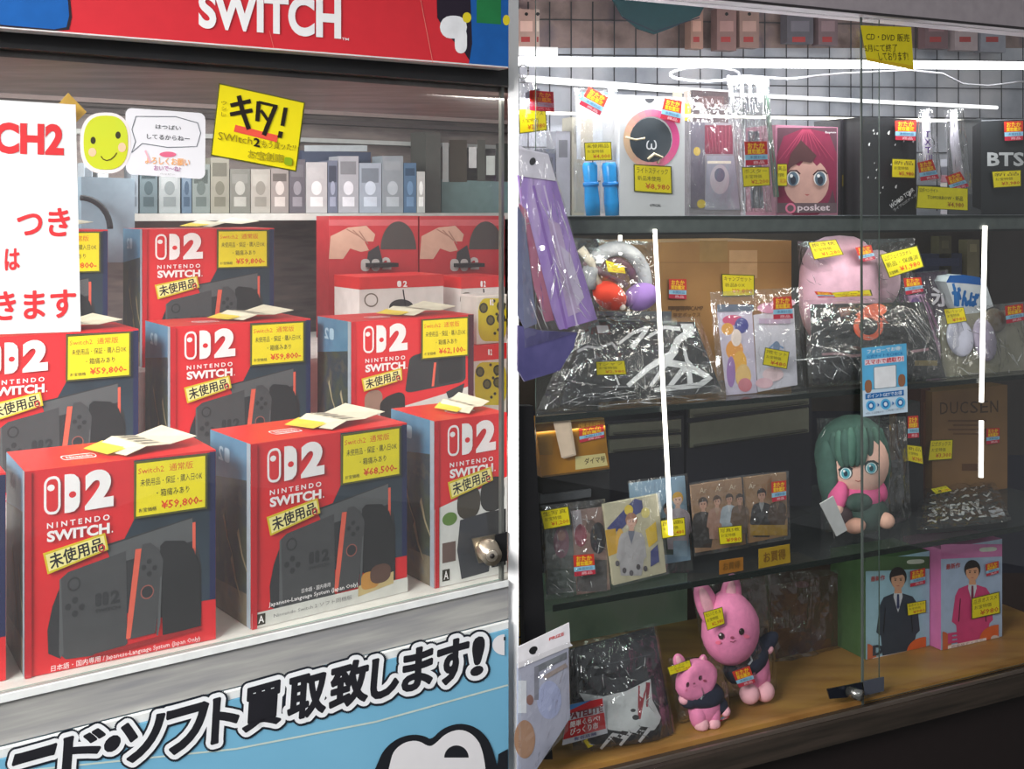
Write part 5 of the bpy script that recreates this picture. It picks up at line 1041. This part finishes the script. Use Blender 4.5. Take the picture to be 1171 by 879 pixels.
# that item hangs from the shelf above by its tag, so it needs a ledge: a slim black bracket behind it
t = Thing('slim_box', 'flat dark grey box lying behind the photo cards on the left', 'box'); P = RS.plane(.06); k = t.kid('lid'); k.slab(P, [(618, 566), (676, 559), (676, 568), (618, 576)], .05, M(78, 80, 84), h=.004); k = t.kid('stand'); k.slab(P, [(620, 547.5), (697, 538.5), (697, 640), (622, 646)], .04, M(24, 24, 28)); t.done()
def drawers(x0, x1, ys, lab):
    t = Thing('drawer_unit', lab, 'drawers', 'grey drawer units at the back of the case'); P = RS.plane(.24)
    k = t.kid('frame'); k.slab(P, [(x0 - 4, ys[0][0] - 4), (x1 + 3, ys[0][2] - 4), (x1 + 3, 578), (x0 - 4, 578)], .06, M(28, 28, 40))
    for (a, b, c, d) in ys:
        k = t.kid('drawer'); k.slab(P, [(x0, a), (x1, c), (x1, d), (x0, b)], .04, M(112, 112, 100, .4), h=.006); s_ = k.kid('pull'); s_.slab(P, [(x0 + 4, b - 4), (x1 - 4, d - 4), (x1 - 4, d - 1.5), (x0 + 4, b - 1.5)], .004, M(74, 74, 68), h=.011)
    t.done()
drawers(697, 779, [(486, 498, 479, 494), (503, 518, 497, 511)], 'grey drawer unit left of the wider one at the back')
drawers(789, 925, [(466, 478, 447, 462), (484, 512, 466, 494)], 'wide grey drawer unit at the back under the second shelf')
t = Thing('doll_plush', 'green haired plush doll in a pink top, bagged on the third shelf', 'plush doll'); P = RS.on(985, 616, Z3); P = RS.through(P.o + RS.nb * .062)
HG = M(62, 92, 84, .85, .12, scale=90); HG2 = M(76, 112, 100, .85, .12, scale=90); SKD = M(232, 186, 170, .75); PK = M(222, 96, 148, .8); GRN = M(58, 78, 72, .8)
HD = (979, 529, 29, 29, 24, 26)
k = t.kid('head'); k.blob(P, 979, 529, 29, 29, 24, SKD, 26)
k = t.kid('hair'); k.blob(P, 974, 519, 36, 34, 24, HG, 18)
k.blob(P, 946, 540, 7, 28, 11, HG, 24, .05); k.blob(P, 1006, 532, 6, 26, 11, HG, 22, -.05); k.blob(P, 948, 562, 6, 22, 8, HG, 22, .1)
for i in range(9):
    x = 955 + i * 6.2; dx = i - 4; b_ = k.kid('bang'); b_.blob(P, x, 510 + abs(dx) * .6 - dx * .5, 4.6, 17 - abs(dx) * .3, 5, HG2 if i % 2 else HG, 47 - abs(dx) ** 2 * 1.05, dx * -.04)
k = t.kid('eyes'); sh = k.sheet(on_blob(P, 979, 529, 29, 29, 24, 26), .0006)
for ex, ey in ((967, 540.5), (996.5, 534.5)):
    sh.ell(ex, ey, 7.8, 7.6, M(52, 70, 74), 18); sh.ell(ex, ey + .6, 6.6, 6.4, M(224, 236, 236), 18); sh.ell(ex, ey + .6, 5, 5.8, M(84, 168, 184), 16); sh.ell(ex, ey + 1, 2.4, 3.2, M(30, 60, 76), 12); sh.ell(ex - 1.8, ey - 2, 1.4, 1.5, WHITE, 10)
    sh.stroke([(ex - 8, ey - 3), (ex - 4, ey - 7), (ex + 3, ey - 7.6), (ex + 8, ey - 4)], 1.8, M(36, 44, 46), 2)
sh.stroke([(978, 549), (981.5, 550.5), (985, 549)], .9, M(170, 90, 80), 1)
k = t.kid('top', 'pink top with short sleeves'); k.blob(P, 980, 568, 24, 15, 17, PK, 30); k.blob(P, 958, 568, 7, 14, 9, PK, 34, -.35); k.blob(P, 1002, 560, 8, 12, 9, PK, 34, .55)
k = t.kid('pinafore'); k.blob(P, 984, 587, 26, 17, 19, GRN, 32); k.blob(P, 964, 590, 9, 9, 8, M(74, 56, 60), 38); k.blob(P, 982, 574, 13, 8, 8, GRN, 42)
k = t.kid('hand'); k.blob(P, 958, 583, 5, 6, 5, SKD, 38)
k = t.kid('foot'); k.blob(P, 978, 601, 9, 6, 8, M(206, 156, 138, .7), 48, .2)
k = t.kid('foot'); k.blob(P, 1013, 595, 7, 6.5, 7, M(226, 178, 158, .7), 48, -.2)
k = t.kid('leg'); k.blob(P, 997, 598, 14, 6, 8, GRN, 40, .1)
k = t.kid('hang_tag', 'white folded paper tag'); k.slab(RS.plane(.02), [(938, 576), (953, 567), (969, 606), (957, 613)], .002, M(196, 196, 196)); 
k = t.kid('plastic_bag'); bag(k, P.w, [(934, 478), (1036, 476), (1044, 624), (940, 632)], .045, seed=21, wr=.3, nx=16, ny=18); glint_folds(k, P.w, [(936, 482), (1036, 480), (1042, 620), (940, 628)], 30, 44, .046, .12); t.done()
t = Thing('small_black_pack', 'narrow black pack with a red tag beside the green haired doll', 'package'); P = RS.plane(.15)
k = t.kid('pack'); k.slab(P, [(1036, 462), (1052, 459), (1052, 528), (1038, 530)], .02, M(34, 34, 36)); k.slab(P, [(1030, 530), (1056, 526), (1056, 612), (1030, 612)], .02, M(26, 26, 30), h=-.004)
k = t.kid('shop_tag'); shop_tag(k, P.w, [(1038, 476), (1050, 475), (1051, 500), (1038, 501)]); ycard(t, P, [(1037, 508), (1054, 510), (1056, 531), (1038, 527)], '新品', '¥780'); t.done()
t = Thing('brown_parcel', 'brown kraft box with large lettering at the right of the third shelf', 'box'); P = RS.plane(.2); k = t.kid('carton')
stand(k, P, 1066, 1152, 444, Z3, .1, ramp_mat('kraft_dim', [(.3, (112, 82, 54)), (.6, (132, 98, 62)), (.8, (104, 78, 40))], 8)); sh = k.sheet(P.w)
for i, c_ in enumerate('DUCSEN'): sh.text(c_, [(1075 + i * 11.5, 460 - i * .4), (1084 + i * 11.5, 459.6 - i * .4), (1084 + i * 11.5, 473 - i * .4), (1075 + i * 11.5, 473.6 - i * .4)], M(74, 52, 34), bold=.0, res=2)
for i in range(4): sh.rect(1084 + (i % 2) * 6, 480 + i * 5, 1128 - (i % 2) * 8, 482 + i * 5, M(96, 66, 40))
sh.rect(1100, 530, 1118, 538, M(92, 60, 34)); sh.rect(1052, 440, 1066, 552, M(64, 38, 26)) if False else None
ycard(t, P, [(1064, 503), (1090, 502), (1089, 525), (1061, 527)], '公式ボックス', '¥3,300'); rtag(t, P, [(1128, 490), (1143, 489), (1143, 506), (1128, 508)]); t.done()
t = Thing('dark_red_book', 'dark brownish red case standing between the black pack and the kraft box', 'case'); P = RS.plane(.215); k = t.kid('cover'); stand(k, P, 1053, 1064, 444, Z3, .06, M(74, 40, 28)); k.sheet(P.w).rect(1056, 460, 1065, 520, M(96, 58, 36)); t.done()
t = Thing('folded_shirt', 'folded black shirt with white writing lying at the right of the third shelf', 'shirt')
def lying(x, y, h=0): p = floorpt(x, y, Z3 + .012); return p + Vector((0, 0, h))
q = [(1060, 562), (1130, 548), (1152, 594), (1054, 602)]; k = t.kid('shirt')
top = [lying(*p) for p in q]; bot = [p - Vector((0, 0, .0112)) for p in top]; k.prism(top, bot, M(40, 40, 42, .8, .12)); sh = k.sheet(lying, .0008); rnd = random.Random(9)
for i in range(5):
    for j in range(6):
        c = Q(q, .06 + j * .155, .16 + i * .18); a = Q(q, .06 + j * .155 + rnd.uniform(.06, .13), .10 + i * .18 + rnd.uniform(0, .1)); sh.stroke([c, ((c[0] + a[0]) / 2, c[1] + rnd.uniform(-3, 3)), a], (1.2, 2.6), PRW); sh.h -= sh.step
sh.text('STRAY', [(1066, 580), (1120, 572), (1130, 588), (1062, 592)], PRW, bold=.03); sh.poly([(1130, 584), (1146, 582), (1150, 590), (1134, 592)], M(200, 204, 214))
k = t.kid('plastic_bag'); bag(k, lying, [(1050, 556), (1134, 544), (1158, 598), (1048, 608)], .008, seed=22, back=False, wr=.4)
k = t.kid('price_card', 'dark yellow price card lying flat'); price_card(k, lying, [(1064, 567), (1082, 563), (1089, 569), (1070, 573)], [('Tシャツ', .1, .9, INK)], '¥1,980', h0=.012); t.done()

# photo cards standing along the front of the third shelf
def card_fig(sh, x, y, h, c1, c2, hair): standing_man(sh, x, y, h, c1, hair, M(206, 160, 140), c2, arms=False)
P = RS.plane(.035)
t = Thing('photo_card_pack', 'clear pack of photo cards with red tag at the left of the third shelf', 'photo cards')
k = t.kid('photo_card'); k.slab(P, [(622, 592), (656, 588), (660, 676), (626, 680)], .002, M(104, 108, 106)); sh = k.sheet(P.w); sh.ell(642, 620, 9, 18, M(130, 96, 108)); sh.rect(632, 606, 652, 640, M(150, 150, 150)) if False else None; sh.ell(642, 612, 5, 6, M(150, 116, 110)); sh.rect(627, 650, 656, 672, M(84, 92, 88))
k = t.kid('photo_card'); k.slab(P, [(653, 584), (690, 579), (698, 674), (660, 680)], .002, M(142, 116, 108), h=.001); sh = k.sheet(P.w, .0016); sh.poly([(653, 584), (664, 583), (668, 620), (658, 622)], M(190, 180, 186)); sh.ell(664, 612, 7, 13, M(150, 84, 96)); sh.ell(676, 602, 6, 8, M(96, 76, 70)); sh.ell(684, 615, 9, 18, M(52, 52, 58)); sh.rect(660, 640, 694, 676, M(96, 92, 92))
k = t.kid('plastic_bag'); bag(k, P.w, [(618, 578), (692, 570), (700, 678), (624, 688)], .01, seed=23, wr=.4); glint_folds(k, P.w, [(620, 580), (690, 572), (698, 676), (626, 686)], 26, 46, .010, .18)
PF = RS.plane(.024); ycard(t, PF, [(617.5, 584), (650, 578.5), (653, 600), (622, 606)], '生写真', '¥1,200'); rtag(t, PF, [(655.5, 635), (679, 633), (681, 656), (657, 659)]); t.done()
t = Thing('picture_book', 'cream picture cover of a figure with blue and yellow decoration on the third shelf', 'book'); P = RS.plane(.028)
k = t.kid('cover'); k.slab(P, [(690, 577), (752, 565), (762, 654), (702, 669)], .005, M(196, 188, 160)); sh = k.sheet(P.w)
BL = M(72, 76, 130); GO = M(206, 160, 56)
sh.poly([(716, 580), (726, 570), (734, 572), (736, 584), (724, 590), (712, 604), (700, 610), (694, 604)], BL); sh.ell(719, 583, 5, 6, M(226, 196, 70)); sh.poly([(692, 606), (704, 604), (706, 632), (696, 636)], GO); sh.ell(709, 620, 5, 16, M(220, 170, 70)); sh.poly([(738, 606), (750, 596), (752, 618), (742, 626)], M(224, 186, 60)); sh.ell(738, 586, 5, 6, M(222, 206, 120))
standing_man(sh, 722, 586, 72, M(178, 174, 176), M(170, 120, 96), M(216, 170, 150), M(120, 124, 140), arms=False); sh.poly([(744, 630), (752, 622), (754, 642), (744, 648)], BL)
for (x, y) in ((714, 652), (722, 655), (730, 648), (738, 650), (706, 644)): sh.ell(x, y, 2.4, 3.4, M(90, 84, 90), 10)
k = t.kid('plastic_bag'); bag(k, P.w, [(689, 575), (754, 563), (765, 656), (701, 672)], .006, seed=24); t.done()
t = Thing('light_blue_card', 'light blue picture card with two figures behind the yellow tag', 'picture card'); P = RS.plane(.06)
k = t.kid('card'); k.slab(P, [(720, 553), (783, 544), (790, 640), (728, 650)], .003, ramp_mat('sky_print', [(.3, (120, 150, 176)), (.6, (150, 178, 198)), (.8, (176, 192, 200))], 12)); sh = k.sheet(P.w)
standing_man(sh, 764, 574, 60, M(52, 72, 62), M(50, 44, 46), M(206, 166, 150), M(140, 150, 150), arms=False); standing_man(sh, 775, 562, 66, M(190, 176, 186), M(206, 160, 60), M(226, 186, 166), M(200, 190, 196), arms=False); sh.rect(770, 618, 786, 636, M(150, 176, 196))
k = t.kid('plastic_bag'); bag(k, P.w, [(718, 550), (786, 541), (793, 660), (726, 664)], .008, seed=25); ycard(t, RS.plane(.02), [(755, 595), (783, 591), (784.5, 612), (757, 616)], '原画', '¥2,480'); t.done()
TANP = M(158, 124, 96)
t = Thing('idol_card_pack', 'tan pack of photo cards with yellow tag, left of the matching pack', 'photo cards', 'tan photo card packs'); P = RS.plane(.045)
k = t.kid('photo_card'); k.slab(P, [(790, 555), (848, 546), (853, 622), (796, 632)], .003, TANP); sh = k.sheet(P.w)
standing_man(sh, 804, 568, 58, M(58, 54, 54), M(70, 54, 46), M(196, 150, 128), M(90, 84, 84), arms=False); standing_man(sh, 820, 566, 50, M(170, 132, 116), M(84, 60, 46), M(200, 154, 132), M(180, 150, 130), arms=False); standing_man(sh, 834, 564, 46, M(176, 186, 196), M(74, 60, 50), M(196, 150, 128), M(200, 204, 208), arms=False); standing_man(sh, 846, 564, 46, M(110, 90, 76), M(60, 46, 40), M(190, 146, 124), M(140, 110, 96), arms=False)
for x in (800, 818, 834): sh.text('Ar', [(x, 558 - (x - 800) * .12), (x + 8, 557 - (x - 800) * .12), (x + 8, 563 - (x - 800) * .12), (x, 564 - (x - 800) * .12)], M(206, 186, 160), bold=.0)
k = t.kid('plastic_bag'); bag(k, P.w, [(788, 552), (850, 543), (856, 626), (794, 636)], .006, seed=26); ycard(t, RS.plane(.035), [(821, 603), (848.5, 600), (849, 620), (823, 623)], '写真5枚', '¥980'); t.done()
t = Thing('idol_card_pack', 'tan pack of photo cards with red tag, next to the dark gap', 'photo cards', 'tan photo card packs'); P = RS.plane(.045)
k = t.kid('photo_card'); k.slab(P, [(851, 546), (899, 540), (901, 612), (856, 621)], .003, M(150, 116, 84)); sh = k.sheet(P.w); standing_man(sh, 871, 558, 56, M(52, 50, 52), M(52, 44, 42), M(190, 146, 124), M(150, 150, 150), arms=False); standing_man(sh, 889, 560, 46, M(76, 58, 46), M(46, 38, 36), M(180, 136, 112), M(120, 100, 84), arms=False); sh.text('Ar', [(856, 553), (864, 552), (864, 558), (856, 559)], M(206, 186, 160)); sh.rect(858, 600, 900, 612, M(160, 126, 50))
k = t.kid('plastic_bag'); bag(k, P.w, [(849, 543), (902, 538), (904, 616), (855, 625)], .006, seed=27); rtag(t, RS.plane(.035), [(882, 551), (899, 549), (899, 571), (883, 574)]); t.done()
for (q, lab) in (([(823, 641), (850, 637), (850, 652), (823, 657)], 'dull orange card lying at the shelf edge above the rabbit ears'), ([(868, 628), (903, 622), (904, 643), (868, 650)], 'olive yellow card at the shelf edge below the tan photo cards')):
    t = Thing('shelf_card', lab, 'price card', 'cards along the third shelf edge'); PF = RS.plane(.0185 - .004); t.slab(PF, q, .001, M(160, 128, 24) if q[0][0] > 850 else M(150, 96, 24)); sh = t.kid('lettering').sheet(PF.w, .0006); sh.text('お買得', sub(q, .15, .2, .85, .75), M(110, 74, 16), bold=.02); t.done()

# ---------------------------------------------------------------- floor of the case
t = Thing('towel_pack', 'bagged black towel with white and red print in the lower left corner', 'towel'); 
P = RS.on(705, 853, Z4, lean=.35)
k = t.kid('towel'); q = [(650, 742), (748, 716), (770, 845), (655, 858)]; fn = soft_pack(k, P, q, .02, M(30, 32, 40, .8, .12)); sh = k.sheet(fn, .0008)
TW = M(200, 202, 204, .8)
for qq in ([(662, 792), (690, 796), (696, 834), (678, 816)], [(690, 796), (716, 790), (722, 838), (696, 834)], [(716, 790), (744, 776), (746, 800), (722, 838)], [(744, 796), (756, 820), (752, 834), (722, 838)]): sh.grid(qq, TW, 8, 8); sh.h -= sh.step
sh.up()
sh.stroke([(735, 784), (733, 800), (731, 822)], (10, 3), M(150, 30, 44)); sh.stroke([(741, 780), (740, 808)], (5, 2), M(130, 26, 38)); sh.ell(727, 820, 4, 3, M(20, 20, 24)); sh.ell(724, 812, 3, 2, M(30, 30, 34))
for i in range(7): sh.stroke([(676 + i * 11, 858 - i * 2), (690 + i * 11, 842 - i * 2.4), (706 + i * 9, 846 - i * 3)], (3, 5), M(196, 196, 200, .8) if i % 2 else M(30, 30, 36)); 
sh.stroke([(658, 765), (700, 758), (744, 748)], 1, M(60, 62, 70)); sh.ell(682, 763, 3, 1.6, M(140, 142, 146)); 
k = t.kid('plastic_bag'); bag(k, domed(P, q, .022), [(645, 738), (750, 712), (774, 848), (652, 862)], .008, seed=28, nx=18, ny=18, wr=.5, back=False); glint_folds(k, domed(P, q, .026), [(650, 742), (748, 716), (770, 845), (655, 858)], 26, 45, .006, .14)
PF = RS.plane(.02); rtag(t, RS.plane(.07), [(722, 746), (745, 741), (748, 763), (725, 767)], .004)
ycard(t, RS.plane(.03), [(666, 847), (704, 824), (710, 838), (672, 856)], 'タオル', '¥1,500', h0=.006)
k = t.kid('header_label', 'red and white label'); q2 = [(650, 806), (690, 798), (695, 838), (643, 852)]; k.slab(PF, q2, .001, M(196, 196, 206)); sh = k.sheet(PF.w, .0006); RD = M(186, 26, 36)
sh.poly(sub(q2, 0, 0, .97, .22), RD); sh.poly([Q(q2, 0, 0), Q(q2, .7, -.02), Q(q2, 0, .16)], M(60, 120, 180)); sh.poly(sub(q2, 0, .4, .97, .86), RD); sh.text('PATELITE', sub(q2, .03, .2, .95, .38), M(120, 40, 50), bold=.04); sh.text('簡単くらべ!', sub(q2, .12, .44, .85, .6), M(236, 226, 226), bold=.03); sh.text('びっくり市', sub(q2, .15, .62, .8, .8), M(236, 226, 226), bold=.03); sh.text('有名店舗', sub(q2, .25, .88, .75, .97), M(60, 60, 120), bold=.02); t.done()
def rabbit(name, label, base, P, head, hr, ears, body, br, arms, legs, jacket, tilt):
    t = Thing(name, label, 'plush', 'pink rabbit plush toys'); PKR = M(222, 128, 168, .85, .08, scale=120); PKL = M(232, 168, 182, .85, .08, scale=120); NAV = M(40, 44, 62, .8, .12, scale=80)
    k = t.kid('head'); k.blob(P, head[0], head[1], hr[0], hr[1], hr[2], PKR, hr[2] + 6, tilt, shape=lambda x, y, z: (x * (1.0 if z < 0 else 1 - .18 * z), y, z))
    for (ex, ey, rx, ry, ro, fold) in ears:
        e = k.kid('ear'); e.blob(P, ex, ey, rx, ry, rx * .55, PKR, hr[2] + 4, ro); ie = e.kid('inner_ear'); ie.blob(P, ex, ey - 1, rx * .5, ry * .7, rx * .25, PKL, hr[2] + 4 + rx * .42, ro)
    f = k.kid('face'); mp = P.mpp(*head); fn0 = on_blob(P, head[0], head[1], hr[0], hr[1], hr[2], hr[2] + 6, tilt); fn = lambda x, y, h: fn0(x, y, h + .0016)
    sh = f.sheet(fn, .0004); s_ = hr[0] / 30
    def L(a, b): ca, sa = math.cos(tilt), math.sin(tilt); return (head[0] + (a * ca + b * sa) * s_, head[1] + (-a * sa + b * ca) * s_)
    for sx in (-1, 1):
        c = L(12.5 * sx, 8); sh.ell(c[0], c[1], 3.4 * s_, 4.2 * s_, M(50, 36, 36), 16); sh.ell(c[0] - 1 * s_, c[1] - 1.4 * s_, 1.1 * s_, 1.2 * s_, M(226, 216, 216), 10); c = L(17.5 * sx, 15); sh.ell(c[0], c[1], 3.4 * s_, 2.2 * s_, M(232, 110, 140), 12)
    c = L(0, 12.5); sh.ell(c[0], c[1], 2.4 * s_, 1.7 * s_, M(150, 60, 90), 12); sh.stroke([L(-3.4, 16.5), L(0, 18), L(3.4, 16.5)], .9 * s_, M(120, 50, 70), 1.5)
    k = t.kid('body'); k.blob(P, body[0], body[1], br[0], br[1], br[2], PKR, br[2] + 4, tilt * .4)
    j = t.kid('jacket', 'dark navy jacket'); j.blob(P, jacket[0], jacket[1], jacket[2], jacket[3], br[2] + 3, NAV, br[2] + 5, jacket[4])
    for a in arms: 
        j.blob(P, a[0], a[1], a[2], a[3], a[3] * .8, NAV, br[2] + 6, a[4])
        h_ = t.kid('paw'); h_.blob(P, a[5], a[6], a[7], a[7], a[7], PKL, br[2] + 8)
    z_ = j.kid('badge'); z_.sheet(lambda x, y, h: P.w(x, y, h + (2 * br[2] + 9) * mp), .0004).stroke([(jacket[0] + 3, jacket[1] - 5), (jacket[0] + 6, jacket[1] + 3), (jacket[0] + 2, jacket[1] + 8)], 2.2, M(170, 172, 178), 3)
    for (lx, ly, rx, ry, ro, fx, fy, fr) in legs:
        l = t.kid('leg'); l.blob(P, lx, ly, rx, ry, rx, PKR, rx + 10, ro); f2 = l.kid('foot'); f2.blob(P, fx, fy, fr, fr, fr, M(228, 170, 180, .85), fr + 14)
    return t
P = RS.on(858, 793, Z4)
t = rabbit('rabbit_plush', 'large pink rabbit plush in a dark jacket sitting bagged on the wooden floor', None, P, (835, 717), (29, 34, 20), [(809, 692, 11, 26, .42, 0), (835, 686, 11.5, 24, -.12, 0)], (862, 762), (15, 22, 12), [(874, 738, 17, 8, .55, 878, 741, 5), (840, 766, 10, 12, .1, 840, 776, 4)], [(862, 780, 7, 15, .35, 857, 793, 9), (872, 776, 7, 15, -.1, 874, 790, 9)], (854, 752, 22, 16, .25), -.42 + .62)
k = t.kid('plastic_bag'); bag(k, P.w, [(790, 664), (880, 650), (890, 800), (812, 806)], .05, seed=29, wr=.25, nx=16, ny=18)
ycard(t, P, [(804, 700), (826, 693.5), (829, 713), (809, 721)], 'ぬいぐるみ', '¥2,980', h0=.07); rtag(t, P, [(837, 768), (857, 761), (864, 780), (845, 786)], .054); t.done()
P = RS.on(815, 830, Z4); P = RS.through(P.o + RS.nb * .03)
t = rabbit('rabbit_plush', 'small pink plush in a dark jacket sitting in front of the large rabbit', None, P, (796, 776), (22, 18, 14), [(777, 757, 6, 9, .5, 0), (803, 758, 5, 8, -.2, 0)], (806, 808), (17, 16, 11), [(790, 796, 13, 11, -.1, 782, 799, 5), (822, 806, 10, 8, -.6, 829, 813, 5)], [(798, 818, 8, 12, .1, 802, 828, 7), (814, 818, 8, 12, -.1, 815, 827, 7)], (802, 793, 24, 13, -.2), .35)
k = t.kid('plastic_bag'); bag(k, P.w, [(764, 752), (828, 750), (838, 822), (776, 832)], .026, seed=30, wr=.3)
ycard(t, P, [(763, 763), (789, 754), (791.5, 764), (766, 772)], 'マスコット', '¥1,280', h0=.036); k = t.kid('shop_tag'); shop_tag(k, P.w, [(818, 818), (832, 811), (834, 820), (822, 826)], .03); t.done()
t = Thing('dark_carton', 'dark brown carton behind the large pink rabbit', 'carton'); P = RS.plane(.17); k = t.kid('carton'); stand(k, P, 878, 968, 662, Z4, .12, ramp_mat('dark_carton_print', [(.3, (66, 38, 34)), (.55, (86, 58, 46)), (.7, (60, 46, 66)), (.85, (100, 76, 52))], 7)); sh = k.sheet(P.w); sh.stroke([(962, 690), (972, 693), (966, 706)], 2.0, M(200, 180, 150)); sh.ell(917, 668, 8, 4, M(110, 70, 76))
k = t.kid('film_wrap'); bag(k, P.w, [(874, 655), (968, 650), (970, 768), (880, 786)], .015, seed=33, wr=.4, back=False); t.done()
def dvd(name, label, x0, x1, yt, side, P, bg, suit, edge, tie, letter, ytop, man, cardq, tagq, skin):
    t = Thing('video_box', label, 'video box', 'video boxes on the case floor'); k = t.kid('carton'); stand(k, P, x0, x1, yt, Z4, .08, bg, edge); sh = k.sheet(P.w)
    yb = lambda x: 775 - (x - 990) * .21
    sh.poly([(x0, yt), (x1, yt - 6 if False else yt), (x1, yt + 14), (x0, yt + 17)], edge); sh.rrect([(x1 - 26, yt + 4), (x1 - 6, yt + 3), (x1 - 6, yt + 8), (x1 - 26, yt + 9)], (.3, .4), M(196, 200, 186)); sh.text('最新作', [(x0 + 6, yt + 23), (x0 + 22, yt + 21), (x0 + 22, yt + 27), (x0 + 6, yt + 29)], M(170, 60, 60), bold=.03)
    b1 = yb(x0) if x0 > 1060 else 748
    fy = man[2] + man[1]
    standing_man(sh, man[0], man[2], man[1], suit, M(34, 28, 28), skin, M(196, 200, 206), tie)
    sh.ell(x1 - 4, fy - 6, 22, 18, M(206, 92, 40), a0=90, a1=270); sh.ell(x1 - 8, fy - 8, 5, 4, M(200, 180, 170)); sh.ell(x0 + 2, fy - 2, 10, 14, M(190, 96, 60), a0=-90, a1=90); sh.text(letter, [(x0 + 8, fy - 14), (x0 + 20, fy - 16), (x0 + 20, fy - 4), (x0 + 8, fy - 2)], suit, bold=.05); sh.poly([(x0 + 8, fy), (x0 + 52, fy - 9), (x0 + 52, fy - 5), (x0 + 8, fy + 5)], M(226, 206, 200)); sh.text('完全版ディスク', [(x0 + 12, fy), (x0 + 48, fy - 7.5), (x0 + 48, fy - 5.5), (x0 + 12, fy + 3)], M(120, 60, 60), bold=0, res=1)
    ycard(t, P, *[cardq], '店長オススメ', '¥980'); rtag(t, P, tagq); t.done()
P = RS.on(1020, 748, Z4)
dvd('video_box', 'pale blue video box picturing a man in a dark suit beside the door edge', 990, 1063, 636, 0, P, M(150, 184, 200, .35), M(46, 54, 66), M(70, 96, 60), M(40, 50, 90), 'D', 0, (1027, 104, 648), [(1037, 690), (1059, 686), (1059, 700), (1038, 704)], [(1041, 653), (1058, 649), (1058, 667), (1041, 671)], M(200, 150, 120))
P = RS.on(1110, 736, Z4)
dvd('video_box', 'pink edged video box picturing a man in a pink jacket at the far right', 1076, 1146, 622, 0, P, M(160, 176, 200, .35), M(196, 60, 110), M(196, 108, 160), M(120, 40, 70), 'E', 0, (1112, 98, 640), [(1111, 684), (1143, 676), (1144, 701), (1111, 708)], [(1127, 645), (1142, 641), (1142, 655), (1128, 659)], M(206, 150, 116))
